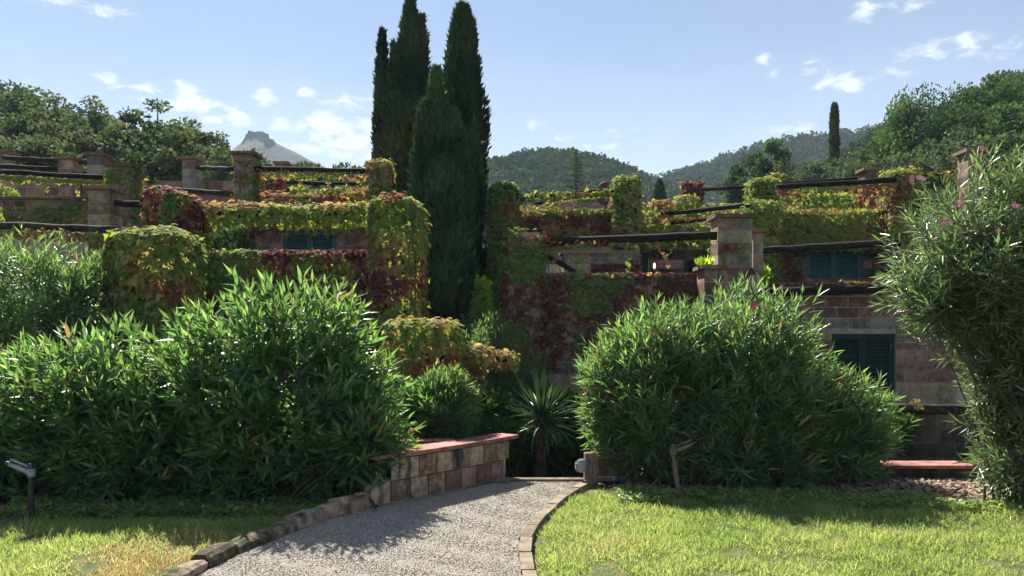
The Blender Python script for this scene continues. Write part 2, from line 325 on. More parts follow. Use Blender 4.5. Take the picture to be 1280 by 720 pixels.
def masonry(parent, p0, p1, z0, z1, openings=(), courses=COURSES, bh=0.2, bw=0.42, thick=0.3, mortar='mortar', wallname='wall', urange=None, mixk=0.12, zlow=None):
    """wall from p0 to p1 (x,y), front face looking to the right of p0->p1; openings (u0,u1,z0,z1)"""
    p0 = Vector(p0); p1 = Vector(p1); L_ = (p1-p0).length; d = (p1-p0)/L_; rot = math.atan2(d.y, d.x)
    M = Matrix.Translation((p0.x, p0.y, 0)) @ Matrix.Rotation(rot, 4, 'Z')
    us = sorted({0, L_} | {u for o in openings for u in o[:2]}); zz = sorted({z0, z1} | {z for o in openings for z in o[2:]})
    mb = MB()
    for i in range(len(us)-1):
        for j in range(len(zz)-1):
            uc = (us[i]+us[i+1])/2; zc = (zz[j]+zz[j+1])/2
            if any(o[0] < uc < o[1] and o[2] < zc < o[3] for o in openings): continue
            mb.quadbox(us[i], us[i+1], 0.014, thick, zz[j], zz[j+1], M)
    w = put(wallname, mb.mesh(wallname, mortar), parent)
    k = 0; z = z1 - 0.004; kinds = courses; g = 0.009
    zl = z0 if zlow is None else zlow
    while z > zl + 0.03:
        h = min(bh, z - zl); zc = z - h/2; off = (k % 2) * bw/2
        iv = [(max(0, urange[0]) if urange else 0, min(L_, urange[1]) if urange else L_)]
        for o in openings:
            if o[2] < zc < o[3]:
                iv = [q for a, b in iv for q in ((a, min(b, o[0])), (max(a, o[1]), b)) if q[1] - q[0] > 0.04]
        for a, b in iv:
            n = math.floor((a - off)/bw); u = off + n*bw
            while u < b:
                ua, ub = max(u, a), min(u+bw, b)
                if ub - ua > 0.05:
                    kd = kinds[k % len(kinds)]
                    if random.random() < mixk and kd != 'damp': kd = random.choice(['pink','red','tan','grey'])
                    c = M @ Vector(((ua+ub)/2, 0.030 + random.uniform(-.004,.004), zc))
                    block(w, c, (ub-ua-g*2, 0.08, h-g*2), rot, kd)
                u += bw
        z -= h; k += 1
    return w
def pillar(label, px0, px1, pytop, pybot, Y, depth=0.5, cap=True, courses=('pink','red','grey','tan'), blocks=True, name='stone_pillar', group='stone terrace pillars', capmat='cap_stone', caph=0.06):
    x0, x1 = X(px0,Y), X(px1,Y); zt, zb = Z(pytop,Y), Z(pybot,Y); w = x1-x0
    t = thing(name, label, 'pillar', ((x0+x1)/2, Y+depth/2, zb), group)
    put('core', boxmesh('core', 'mortar' if blocks else 'mortar_damp_shade', x0+.012, x1-.012, Y+.022, Y+depth-.012, zb, zt-.002), t)  # cores without blocks get dark mortar, terrace shade put into the colour
    if blocks:
        z = zt-.004; k = random.randrange(4)
        while z > zb+.05:
            h = min(.2, z-zb); s = .62 if k % 2 else .38
            cuts = [(x0, x0+w*s), (x0+w*s, x1)] if w > .42 else [(x0, x1)]
            for a, b in cuts:
                kd = courses[k % len(courses)] if random.random() > .3 else random.choice(['pink','red','tan','grey'])
                deep_block(t, ((a+b)/2, Y+depth/2, z-h/2), (b-a-.014, depth, h-.016), 0, kd)
            z -= h; k += 1
    if cap:
        o = .05
        c = MB().quadbox(x0-o, x1+o, Y-o, Y+depth+o, zt, zt+caph).mesh('cap', capmat); put('cap', c, t)
    return t
def rail(label, a, b, r=.06, name='timber_rail', mat='log_wood', group='dark timber rails of the terraces', wob=.009):
    a = Vector(a); b = Vector(b); t = thing(name, label, 'rail', (a+b)/2, group)
    n = max(6, int((b-a).length/.3)); pts = []; rad = []
    for i in range(n+1):
        f = i/n; p = a.lerp(b, f) + Vector((0, random.uniform(-wob,wob), random.uniform(-wob,wob))); pts.append(p); rad.append(r*random.uniform(.92,1.08))
    put('beam', MB().tube(pts, rad, 9).mesh('beam', mat, True), t)
    return t
SLAT = MB().quadbox(-.5,.5,-.5,.5,-.5,.5, Matrix.Rotation(0,4,'X')).v
def shutter_window(parent, x0, x1, z0, z1, Y, mat='shutter_teal', leaves=2, pitch=.045, name='window', label=None):
    """closed louvred shutters; frame and slats hang under the window part"""
    w = put(name, boxmesh('panel', 'dark_core', x0, x1, Y+.05, Y+.07, z0, z1), parent, label)
    fr = MB(); t = .06; lw = (x1-x0-.06)/leaves
    fr.quadbox(x0,x0+.03,Y-.03,Y+.045,z0,z1).quadbox(x1-.03,x1,Y-.03,Y+.045,z0,z1).quadbox(x0+.03,x1-.03,Y-.03,Y+.045,z1-.03,z1)
    for k in range(leaves):
        a = x0+.03+k*lw+.004; b = a+lw-.008
        fr.quadbox(a,a+t,Y-.02,Y+.02,z0,z1-.034).quadbox(b-t,b,Y-.02,Y+.02,z0,z1-.034)
        fr.quadbox(a+t,b-t,Y-.018,Y+.018,z1-.034-t,z1-.034).quadbox(a+t,b-t,Y-.018,Y+.018,z0,z0+t)
    put('frame', fr.mesh('frame', mat), w)
    put('sill', MB().quadbox(x0-.03,x1+.03,Y-.11,Y-.032,z0-.045,z0-.004).mesh('sill','block_grey'), w)
    for sx_ in (x0+.05, x1-.05):
        for sz_ in (z0+(z1-z0)*.2, z0+(z1-z0)*.8): put('hinge', MB().quadbox(sx_-.02,sx_+.02,Y-.034,Y-.0305,sz_-.03,sz_+.03).mesh('hinge','dark_metal'), w)
    sm = MB().quadbox(-.5,.5,-.020,.020,-.004,.004, Matrix.Rotation(R(55),4,'X')).mesh('slat', mat)
    for k in range(leaves):
        a = x0+.03+k*lw+.004+t; b = a+lw-.008-2*t; z = z0+t+.02
        while z < z1-.034-t-.01:
            put('slat', sm, w, M=Matrix.Translation(((a+b)/2, Y, z)) @ Matrix.Diagonal((b-a,1,1,1))); z += pitch
    return w

# ------------------------------------------------------------ climbers
def tone_mix(bands, scale=1.3, seed=0.0, jit=.10, vert=None):
    """bands: list of (threshold, tone) over fractal noise"""
    def f(p, n):
        v = noise.fractal(Vector((p[0]*scale+seed, p[1]*scale, p[2]*scale)), 1.0, 2.0, 3)*.6 + .5
        if vert: v += vert * max(-1, min(1, n[2]))  # up-facing leaves turn warmer, golden backlit rims put into the leaf colour
        v += random.uniform(-jit, jit)
        for th, t in bands:
            if v < th: return t + random.uniform(-.06,.06)
        return bands[-1][1] + random.uniform(-.06,.06)
    return f
GREENISH = [(.42,.12),(.60,.30),(.72,.45),(.85,.7),(2,.85)]
MIXED = [(.34,.10),(.50,.28),(.60,.52),(.72,.78),(2,.97)]
REDDISH = [(.22,.08),(.36,.30),(.48,.72),(.62,.85),(2,1.0)]
YELLOWISH = [(.30,.22),(.55,.38),(.72,.55),(.86,.68),(2,.8)]
def creeper(label, boxes, size=.11, dens=260, tonef=None, single=0, group='virginia creeper on the terraces', mask=None, hang=0, tmpl=IVY2, stems=6, name='creeper', topbright=0):
    """boxes: (x0,x1,y0,y1,z0,z1,r). Leaves shingle over the rounded boxes."""
    tonef = tonef or tone_mix(MIXED)
    Ps = []; Ns = []
    for (x0,x1,y0,y1,z0,z1,r) in boxes:
        a = np.array([(x1-x0)*(z1-z0), (x1-x0)*(z1-z0)*.35, (y1-y0)*(z1-z0), (y1-y0)*(z1-z0), (x1-x0)*(y1-y0), (x1-x0)*(y1-y0)*.3])
        n = int(dens*1.6*a.sum()); f = rng.choice(6, n, p=a/a.sum()); u = rng.random((n,3))
        lo = np.array([x0,y0,z0]); hi = np.array([x1,y1,z1]); p = lo + u*(hi-lo)
        p[f==0,1] = y0; p[f==1,1] = y1; p[f==2,0] = x0; p[f==3,0] = x1; p[f==4,2] = z1; p[f==5,2] = z0
        r = min(r, (hi-lo).min()/2*.98); q = np.clip(p, lo+r, hi-r); dd = unit(p-q); nn = dd
        Ps.append(q + dd*(r + rng.normal(0, .025, (n,1)) + .02)); Ns.append(nn)
    p = np.concatenate(Ps); n = np.concatenate(Ns)
    low = np.array([noise.noise(Vector(v)*1.7) for v in p]); p = p + n*low[:,None]*.035
    if mask is not None:
        k = np.array([mask(v) for v in p]) > rng.random(len(p)); p = p[k]; n = n[k]
    N_ = len(p); down = np.array([0,0,-1.0]); g = rng.normal(0, .38, (N_,3))
    d = down - n*(n@down)[:,None]*.85 + n*.35 + g; top = n[:,2] > .7; d[top] = g[top]*2.2; d[top,2] = -.15 + rng.normal(0,.12,int(top.sum()))
    nrm = n + np.array([0,0,.45]) + rng.normal(0,.32,(N_,3))
    s = size*.84*rng.uniform(.6,1.2,N_); M = frames(d, nrm, s)
    tone = np.array([tonef(p[i], n[i]) for i in range(N_)])
    c0 = (sum(b[0]+b[1] for b in boxes)/2/len(boxes), sum(b[2]+b[3] for b in boxes)/2/len(boxes), min(b[4] for b in boxes))
    t = thing(name, label, 'climbing plant', c0, group)
    keep = np.ones(N_, bool)
    if single:
        cand = np.where(n[:,1] < -.35)[0]; rng.shuffle(cand); cand = cand[:single]; keep[cand] = False
        ms = []
        for tt in np.linspace(0,1,11): ms.append(scatter('leaf', IVY, np.eye(3)[None], np.zeros((1,3)), 'creeper_leaf', np.array([0.]), np.array([tt])))
        for i in cand:
            m4 = Matrix([[*M[i][0], p[i][0]-n[i][0]*-.012], [*M[i][1], p[i][1]+n[i][1]*.02], [*M[i][2], p[i][2]], [0,0,0,1]])
            put('leaf', ms[int(max(0,min(10,round(tone[i]*10))))], t, M=m4)
    put('foliage', scatter('foliage', tmpl, M[keep], p[keep], 'creeper_leaf', None, tone[keep]), t, kind='stuff')
    if stems:
        mb = MB()
        for k in range(stems):
            b = random.choice(boxes); x = random.uniform(b[0]+.05,b[1]-.05); pts = []; z = b[4]
            while z < b[5]-.08: pts.append((x, b[2]+.01, z)); x = min(b[1]-.03, max(b[0]+.03, x+random.uniform(-.08,.08))); z += .14
            if len(pts) > 1: mb.tube(pts, .007, 4)
        if mb.v: put('stem', mb.mesh('stem', 'twig'), t, kind='stuff')
    return t
def cbox(px0, px1, py0, py1, Y, depth, r=.1, out=.06):
    return (X(px0,Y), X(px1,Y), Y-out, Y+depth, Z(py1,Y), Z(py0,Y), r)
def vine_along(label, a, b, dens=120, size=.09, up=.10, dn=.14, yd=.10, tonef=None, group='creeper strands along the rails', dangle=0):
    """creeper strand running along a rail"""
    a = np.array(a); b = np.array(b); L_ = np.linalg.norm(b-a); n = int(dens*L_)
    f = rng.random(n); amp = np.array([noise.noise(Vector((v*L_*1.6+a[0]*3, 0, a[2]*5)))*.5+.6 for v in f])
    ang = rng.random(n)*2*math.pi; c = np.cos(ang); s_ = np.sin(ang)
    off = np.stack([rng.normal(0,.02,n), c*yd*amp, np.where(s_ > 0, s_*up, s_*dn)*amp], -1)
    p = a + f[:,None]*(b-a) + off; nn = unit(off + np.array([0,-.05,.0]))
    for k in range(dangle):
        q = a + random.random()*(b-a); L2 = random.uniform(.15,.5); m = int(L2/.035); zz = np.arange(m)*.035
        pts = np.stack([q[0]+np.cumsum(rng.normal(0,.02,m)), np.full(m,q[1]-.06), q[2]-.05-zz], -1)
        p = np.concatenate([p, pts]); nn = np.concatenate([nn, np.tile([0,-1.,.1],(m,1))])
    N_ = len(p); d = np.array([0,0,-1.]) + nn*.4 + rng.normal(0,.45,(N_,3)); nrm = nn + np.array([0,-.3,.5]) + rng.normal(0,.4,(N_,3))
    tonef = tonef or tone_mix(YELLOWISH)
    tone = np.array([tonef(p[i], nn[i]) for i in range(N_)])
    t = thing('creeper_strand', label, 'climbing plant', tuple((a+b)/2), group)
    put('foliage', scatter('foliage', IVY2, frames(d, nrm, size*rng.uniform(.6,1.2,N_)), p, 'creeper_leaf', None, tone), t, kind='stuff')
    return t

# ------------------------------------------------------------ bushes
def oleander(label, lobes, base, nsprig, leaf=.15, width=1.0, mat='oleander_leaf', single=300, flowers=(), shell=(.72,1.05), lps=15, cat='bush', zmin=.03, upward=.55, name='oleander_bush', group=None, petal='petal', droop=.25):
    vol = np.array([l[3]*l[4]*l[5] for l in lobes])**(2/3); T_ = []; D_ = []; Rr = []
    lob = np.array(lobes); 
    while len(T_) < nsprig:
        k = rng.choice(len(lobes), p=vol/vol.sum()); l = lob[k]; v = unit(rng.normal(0,1,3)); v[1] = -abs(v[1]) if rng.random() < .45 else v[1]
        bump = 1 + .20*noise.noise(Vector(v*1.7)+Vector((k*7,0,0))) + .12*noise.noise(Vector(v*4.5)+Vector((0,k*7,0))); rr = (shell[0] + (shell[1]-shell[0])*rng.random()**.6)*bump
        p = l[:3] + v*l[3:6]*rr
        if p[2] < zmin: continue
        if noise.noise(Vector(p)*2.6) < -.36 and rng.random() < .8: continue
        ins = min(np.linalg.norm((p-m[:3])/m[3:6]) for m in lob)
        if ins < shell[0]*.93: continue
        if v[2] > .15 and rng.random() < .13: p = l[:3] + (p-l[:3])*rng.uniform(1.04,1.20)
        T_.append(p); D_.append(unit(v*(1-upward*.4) + np.array([0,0,upward]) + rng.normal(0,.25,3))); Rr.append(rr)
    tip = np.array(T_); dr = np.array(D_); rr = np.array(Rr); n = len(tip)
    sl_ = rng.uniform(.22,.42,n)*(leaf/.15)
    Lp = []; Ld = []; Ln = []; Ls = []; Lt = []; Li = []
    nw = lps//3
    a = unit(np.cross(dr, rng.normal(0,1,(n,3)))); b = np.cross(dr, a)
    for w in range(nw):
        f = w/(nw-1) if nw > 1 else 1
        for j in range(3):
            th = 2*math.pi*j/3 + w*1.05 + rng.normal(0,.25,n)
            rad = a*np.cos(th)[:,None] + b*np.sin(th)[:,None]
            open_ = (1.15 - .75*f) + rng.normal(0,.16,n)
            d = dr*np.cos(open_)[:,None] + rad*np.sin(open_)[:,None]; d[:,2] -= droop*(1-f)*rng.random(n)
            Lp.append(tip - dr*(sl_*(1-f))[:,None] + rad*.006); Ld.append(d); Ln.append(dr*np.sin(open_)[:,None] - rad*np.cos(open_)[:,None] + rng.normal(0,.25,(n,3)))
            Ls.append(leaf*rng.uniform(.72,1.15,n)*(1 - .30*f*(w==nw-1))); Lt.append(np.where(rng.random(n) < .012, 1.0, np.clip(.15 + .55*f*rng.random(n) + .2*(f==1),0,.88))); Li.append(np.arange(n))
    Lp = np.concatenate(Lp); Ld = np.concatenate(Ld); Ln = np.concatenate(Ln); Ls = np.concatenate(Ls); Lt = np.concatenate(Lt)
    ok = Lp[:,2] > .015; Lp, Ld, Ln, Ls, Lt = Lp[ok], Ld[ok], Ln[ok], Ls[ok], Lt[ok]
    M = frames(Ld, Ln, Ls); M[:,:,0] *= width
    t = thing(name, label, cat, base, group)
    keep = np.ones(len(Lp), bool)
    if single:
        px = 640 + Lp[:,0]/Lp[:,1]*F; py = HOR - (Lp[:,2]-EYE)/Lp[:,1]*F
        # foremost leaf of every small picture cell, so that the singled-out leaves are ones that can be seen
        cell = {}
        for i in np.where((px > 0) & (px < 1280) & (py > 0) & (py < 720))[0]:
            c_ = (int(px[i]//12), int(py[i]//12))
            if c_ not in cell or Lp[i,1] < Lp[cell[c_],1]: cell[c_] = i
        cand = sorted(cell.values(), key=lambda i: Lp[i,1]/Ls[i])[:single]
        keep[cand] = False
        ms = [scatter('leaf', OLE8, np.eye(3)[None], np.zeros((1,3)), mat, np.array([0.]), np.array([tt])) for tt in np.linspace(0,1,6)]
        for i in cand:
            A = M[i]; put('leaf', ms[int(round(Lt[i]*5))], t, M=Matrix([[*A[0],Lp[i][0]],[*A[1],Lp[i][1]],[*A[2],Lp[i][2]],[0,0,0,1]]))
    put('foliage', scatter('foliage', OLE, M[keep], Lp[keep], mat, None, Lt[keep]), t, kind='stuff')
    mb = MB(); bx = Vector(base)
    for i in range(n):
        q = Vector(tip[i]); s0 = q - Vector(dr[i])*float(sl_[i]); mb.tube([s0, q], [.004,.002], 3, False)
    mains = []
    for i in rng.choice(n, min(n, 70), replace=False):
        q = Vector(tip[i] - dr[i]*sl_[i]); k = lob[np.argmin([np.linalg.norm((tip[i]-m[:3])/m[3:6]) for m in lob])]
        root = Vector((k[0]*.5+bx.x*.5+random.uniform(-.2,.2), k[1]+random.uniform(-.2,.2), bx.z)); mid = root.lerp(q, .5) + Vector((0,0,.2))
        mid = root.lerp(q,.5); mid.x = root.x*.6+q.x*.4; mid.y = root.y*.6+q.y*.4
        mb.tube([root, mid, q], [.014,.010,.005], 5, False)
    put('stem', mb.mesh('stem', 'twig'), t)
    for (fx,fy,fY) in flowers:
        c = P(fx,fy,fY); fm = MB()
        for kk in range(random.choice((2,3,4))):
            cc = c + Vector((random.uniform(-.03,.03),0,random.uniform(-.025,.025)))
            nrm = Vector((random.uniform(-.5,.5),-1,random.uniform(.0,.7))).normalized(); u = nrm.orthogonal().normalized(); w_ = nrm.cross(u)
            for j in range(5):
                th = j*2*math.pi/5; r0 = u*math.cos(th)+w_*math.sin(th); r1 = u*math.cos(th+.5)+w_*math.sin(th+.5); r2 = u*math.cos(th-.5)+w_*math.sin(th-.5)
                bi = len(fm.v); fm.v += [tuple(cc), tuple(cc+r2*.018+nrm*.006), tuple(cc+r0*.030+nrm*.010), tuple(cc+r1*.018+nrm*.004)]; fm.f.append((bi,bi+1,bi+2,bi+3))
        put('flower', fm.mesh('flower', petal), t)
    return t
def shrub(label, lobes, base, n, leaf=.05, mat='tree_leaf', name='shrub', cat='shrub', group=None, zmin=-2, core=.72, tmpl=CARD, up=.4, tone=(.1,.7)):
    lob = np.array(lobes); vol = np.array([l[3]*l[4]*l[5] for l in lobes])**(2/3)
    k = rng.choice(len(lob), n, p=vol/vol.sum()); v = unit(rng.normal(0,1,(n,3)))
    b = np.array([1 + .22*noise.noise(Vector(v[i]*3.1)+Vector((k[i]*5,0,0))) + .12*noise.noise(Vector(v[i]*8)) for i in range(n)])
    p = lob[k,:3] + v*lob[k,3:6]*(b*rng.uniform(.82,1.03,n))[:,None]
    ok = p[:,2] > zmin; p = p[ok]; v = v[ok]; n = len(p)
    d = v + np.array([0,0,up]) + rng.normal(0,.5,(n,3)); nr = v + rng.normal(0,.5,(n,3))
    t = thing(name, label, cat, base, group)
    put('foliage', scatter('foliage', tmpl, frames(d, nr, leaf*rng.uniform(.6,1.3,n)), p, mat, None, rng.uniform(tone[0],tone[1],n)), t, kind='stuff')
    mb = MB(); bx = Vector(base)
    for l in lobes:
        for j in range(5): mb.tube([bx, Vector(l[:3])*.5+bx*.5+Vector((random.uniform(-.1,.1),0,0)), Vector(l[:3])+Vector((random.uniform(-.6,.6)*l[3],random.uniform(-.5,.5)*l[4],random.uniform(0,.6)*l[5]))], [.02,.012,.004], 5, False)
    put('stem', mb.mesh('stem', 'bark'), t)
    return t
def cypress(label, spires, base, n, leaf=.17, mat='cypress_leaf', group='tall cypresses beside the path'):
    """spires: (cx,cy,z0,z1,rmax,bulge) columns of foliage that make up one tree"""
    t = thing('cypress_tree', label, 'tree', base, group)
    area = np.array([s[4]*(s[3]-s[2]) for s in spires]); Ps=[]; Ns=[]; core = MB()
    for si, (cx,cy,z0,z1,rm,bl) in enumerate(spires):
        m = int(n*area[si]/area.sum()); f = rng.random(m)*.995; ph = rng.random(m)*2*math.pi
        def prof(f): return rm*np.minimum(1, (f/.10+.35))*np.maximum(.03, (1-f**bl))**.75
        bum = np.array([1 + .42*noise.noise(Vector((math.cos(ph[i])*1.6, math.sin(ph[i])*1.6, f[i]*(z1-z0)*.55+si*9))) + .38*noise.noise(Vector((math.cos(ph[i])*3.5, math.sin(ph[i])*3.5, f[i]*(z1-z0)*1.8+si*3))) for i in range(m)])
        r = prof(f)*bum*rng.uniform(.84,1.06,m)
        nn = np.stack([np.cos(ph), np.sin(ph), np.full(m,.25)], -1)
        Ps.append(np.stack([cx+np.cos(ph)*r, cy+np.sin(ph)*r, z0+f*(z1-z0)], -1)); Ns.append(nn)
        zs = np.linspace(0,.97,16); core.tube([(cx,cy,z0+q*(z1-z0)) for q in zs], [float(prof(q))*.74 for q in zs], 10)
    p = np.concatenate(Ps); nn = np.concatenate(Ns); m = len(p)
    d = nn*.42 + np.array([0,0,1.0]) + rng.normal(0,.28,(m,3)); nr = nn + rng.normal(0,.4,(m,3))
    tn = np.clip(np.array([noise.noise(Vector(q)*1.1) for q in p])*1.1+.38 + rng.normal(0,.16,m), 0, 1)
    put('crown', scatter('crown', SPRIG, frames(d, nr, leaf*rng.uniform(.6,1.35,m)), p, mat, None, tn), t, kind='stuff')
    put('dark_inner', core.mesh('dark_inner', 'dark_core', True), t)  # solid dark core, shade inside the crown put into its colour
    put('trunk', MB().tube([base, (spires[0][0],spires[0][1],spires[0][2]+1)], [.2,.15], 8).mesh('trunk','bark',True), t)
    return t
def tree_meshes(seed, H, W, ncl, per, leaf, mat, trunk_r=.22, crown_base=.35, flat=1.0, spread=1.0, cl=.9):
    """crown + trunk meshes in local coordinates, height H, crown width W"""
    rs = np.random.default_rng(seed); rd = random.Random(seed)
    tr = MB(); cls = []
    lean = Vector((rd.uniform(-.1,.1)*H, rd.uniform(-.06,.06)*H, 0)); fork = Vector((0,0,H*crown_base))+lean*.3
    tr.tube([(0,0,-.5),(lean.x*.1,0,H*.15),fork], [trunk_r*1.2,trunk_r,trunk_r*.8], 8, False)
    nl = 7
    for i in range(nl):
        th = 2*math.pi*i/nl + rd.uniform(-.4,.4); hh = rd.uniform(.62,1.0) if i else 1.0
        rad = W/2*rd.uniform(.45,.95)*(1.15-hh*.55)*spread if i else 0
        e = Vector((math.cos(th)*rad, math.sin(th)*rad, H*hh*.93)) + lean
        m1 = fork.lerp(e,.45) + Vector((rd.uniform(-.3,.3),rd.uniform(-.3,.3),rd.uniform(-.2,.4)))*W*.08
        tr.tube([fork, m1, e], [trunk_r*.6, trunk_r*.35, trunk_r*.08], 6, False)
        for j in range(3):
            s = m1.lerp(e, rd.uniform(0,.7)); e2 = s + Vector((rd.uniform(-1,1),rd.uniform(-1,1),rd.uniform(-.1,.6)))*W*.22
            tr.tube([s,e2],[trunk_r*.22,trunk_r*.05],5,False); cls.append(e2)
        cls.append(e)
    while len(cls) < ncl:
        v = unit(rs.normal(0,1,3)); f = rs.random()**.4; cz = H*(crown_base+1)/2; hz = H*(1-crown_base)/2
        c = Vector((v[0]*W/2*f*.9, v[1]*W/2*f*.9, cz+v[2]*hz*f*.92)) + lean*.6; cls.append(c)
    cls = np.array([tuple(c) for c in cls]); rad = W*.10*cl*rs.uniform(.6,1.3,len(cls))
    k = rs.integers(0,len(cls),len(cls)*per); v = unit(rs.normal(0,1,(len(k),3))); q = rs.random(len(k))**.45
    p = cls[k] + v*(rad[k]*q)[:,None]*np.array([1.25,1.25,.8*flat])
    d = v + rs.normal(0,.8,(len(k),3)); nr = np.array([0,0,.6])+rs.normal(0,.7,(len(k),3)); p = p[:]
    tone = np.clip(rs.uniform(.1,.8,len(cls))[k] + rs.normal(0,.12,len(k)),0,1)
    crown = scatter('crown', CARD, frames(d, nr, leaf*rs.uniform(.6,1.3,len(k))), p, mat, rs.random(len(k)), tone)
    return crown, tr.mesh('trunk','bark',True)
def plant_tree(label, ms, px, pytop, Y, H, group, sx=1.0, rot=0, name='tree', cat='tree'):
    """stand a tree so that its top reaches the given height"""
    z = max([float(terr(X(px,Y), Y))] + [g(X(px,Y), Y) for g in RIDGES]); zs = (Z(pytop, Y) - z)/H
    if zs < .62: z = Z(pytop, Y) - H*.62; zs = .62
    t = thing(name, label, cat, (X(px,Y), Y, z), group)
    for nm, me, s in (('crown', ms[0], 'stuff'), ('trunk', ms[1], None)):
        o = bpy.data.objects.new(nm, me); C.objects.link(o); o.parent = t; o.scale = (sx,sx,zs); o.rotation_euler = (0,0,rot)
        if s: o['kind'] = s
    return t

# ============================================================ THE SETTING
def sstep(a, b, x):
    t = np.clip((x-a)/(b-a), 0, 1); return t*t*(3-2*t)
def terr(x, y):
    x = np.asarray(x, float); y = np.asarray(y, float)
    base = np.where(y > 9.6, .12*(y-9.6), 0.0); base = np.where(y > 400, .12*390.4, base)
    pit = sstep(-.16,-.02,x)*(1-sstep(.80,.95,x))*sstep(8.62,8.72,y)*(1-sstep(13,15,y))
    pit2 = sstep(-1.2,-.4,x)*(1-sstep(1.8,2.4,x))*sstep(10.2,10.9,y)*(1-sstep(13,15,y))
    low = sstep(9.8,10.6,y)*(1-sstep(15,19,y))*sstep(-8,-3,x)*.4 + sstep(9.9,10.8,y)*(1-sstep(15,19,y))*sstep(.9,2,x)*.3
    return base*1.0 - np.maximum(np.maximum(pit,pit2)*(.85+base), low)
def grid_mesh(name, xs, ys, hf, mat, smooth=True):
    XX, YY = np.meshgrid(xs, ys); ZZ = hf(XX, YY); nx = len(xs); ny = len(ys)
    V = np.stack([XX,YY,ZZ],-1).reshape(-1,3); i = np.arange(nx-1)[None] + np.arange(ny-1)[:,None]*nx
    Fq = np.stack([i, i+1, i+nx+1, i+nx], -1).reshape(-1,4); return npmesh(name, V, Fq, mat, smooth=smooth)
xs = np.concatenate([-np.geomspace(900,9,30), np.arange(-8.8,8.9,.16), np.geomspace(9,900,30)])
ys = np.concatenate([[-150,-60,-20,-8,-3,0,2], np.arange(3,9.9,.12), np.arange(10,22,.4), np.geomspace(22,1300,34)])
def nz(x, y, s, k=0.): return np.vectorize(lambda a,b: noise.noise(Vector((a*s,b*s,k))))(x,y)
struct('ground', grid_mesh('ground', xs, ys, lambda x,y: terr(x,y) + .012*nz(x,y,1.7), 'lawn_soil'))

# the path edges (world x,y), near to far
LK = [(-2.05,3.2),(-2.12,4.3),(-2.08,5.31),(-1.98,5.79),(-1.82,6.24),(-1.63,6.77),(-1.35,7.24)]
WALL = [(-1.35,7.24),(-.99,7.60),(-.55,8.12),(-.25,8.50),(-.035,8.82)]
RK = [(.20,3.6),(.05,5.3),(.055,6.1),(.13,6.6),(.29,7.2),(.50,7.9),(.80,8.55)]
def cat_line(pts, step):
    out = []
    for a, b in zip(pts[:-1], pts[1:]):
        n = max(1, int(math.dist(a,b)/step)); out += [(a[0]+(b[0]-a[0])*i/n, a[1]+(b[1]-a[1])*i/n) for i in range(n)]
    return out + [pts[-1]]
def smooth_line(pts, it=2):
    for _ in range(it):
        q = [pts[0]]
        for a, b in zip(pts[:-1], pts[1:]): q += [(a[0]*.75+b[0]*.25, a[1]*.75+b[1]*.25), (a[0]*.25+b[0]*.75, a[1]*.25+b[1]*.75)]
        pts = q + [pts[-1]]
    return pts
LKs = smooth_line(LK); WALLs = smooth_line(WALL); RKs = smooth_line(RK)
def x_at(line, y):
    for a, b in zip(line[:-1], line[1:]):
        if min(a[1],b[1]) <= y <= max(a[1],b[1]) and a[1] != b[1]: return a[0]+(b[0]-a[0])*(y-a[1])/(b[1]-a[1])
    return line[0][0] if y < line[0][1] else line[-1][0]
LEFT = LKs + WALLs
yy = np.arange(3.2, 8.64, .08); V = []; Fq = []
for i, y in enumerate(yy):
    a = x_at(LEFT, y); b = x_at(RKs, y)
    for j in range(9): V.append((a+(b-a)*j/8, y, .018+.004*math.sin(j*2+i)))
for i in range(len(yy)-1):
    for j in range(8): k = i*9+j; Fq.append((k,k+1,k+10,k+9))
struct('gravel_path', npmesh('gravel_path', V, Fq, 'gravel_base', smooth=True))
n = 80000; yv = 3.6 + (8.62-3.6)*rng.random(n)**1.1; la = np.array([x_at(LEFT,y) for y in yv]); ra = np.array([x_at(RKs,y) for y in yv])
pv = np.stack([la+.02+(ra-la-.02)*rng.random(n), yv, np.full(n,.018)+rng.uniform(-.001,.004,n)], -1)
s = rng.uniform(.0032,.0075,n); fr_ = frames(rng.normal(0,1,(n,3)), rng.normal(0,1,(n,3))+[0,0,2], s)
tg = put('gravel', scatter('gravel', PEB, fr_, pv, 'gravel_stone')); tg['kind'] = 'stuff'; tg['label'] = 'loose pale grey gravel covering the curving path'; tg['category'] = 'gravel'

# kerb of rough stones on the left of the path, then blocks
kt = thing('stone_kerb', 'kerb of rough dark tuff stones along the left side of the gravel path', 'kerb', (-1.9,6,0))
def rough_stone(Lx, Wy, H, seed, mat):
    rd = random.Random(seed); v = []; f = []; nx, nr = 5, 8
    prof = [(-.5,-.5),(-.5,.05),(-.46,.36),(-.25,.5),(.25,.5),(.46,.34),(.5,.05),(.5,-.5)]
    for i in range(nx):
        x = (i/(nx-1)-.5); e = .90 if i in (0,nx-1) else 1
        for (y,z) in prof: v.append((x*Lx + rd.uniform(-.012,.012), (y*e+rd.uniform(-.045,.045))*Wy, (z*(e if z > 0 else 1)+rd.uniform(-.035,.035))*H))
    for i in range(nx-1):
        for j in range(nr): a = i*nr+j; b = i*nr+(j+1)%nr; f.append((a,b,b+nr,a+nr))
    f.append(tuple(range(nr))[::-1]); f.append(tuple((nx-1)*nr+j for j in range(nr)))
    me = bpy.data.meshes.new('stone'); me.from_pydata(v, [], f); me.materials.append(MATS[mat]); me.update()
    for p in me.polygons: p.use_smooth = False
    return me
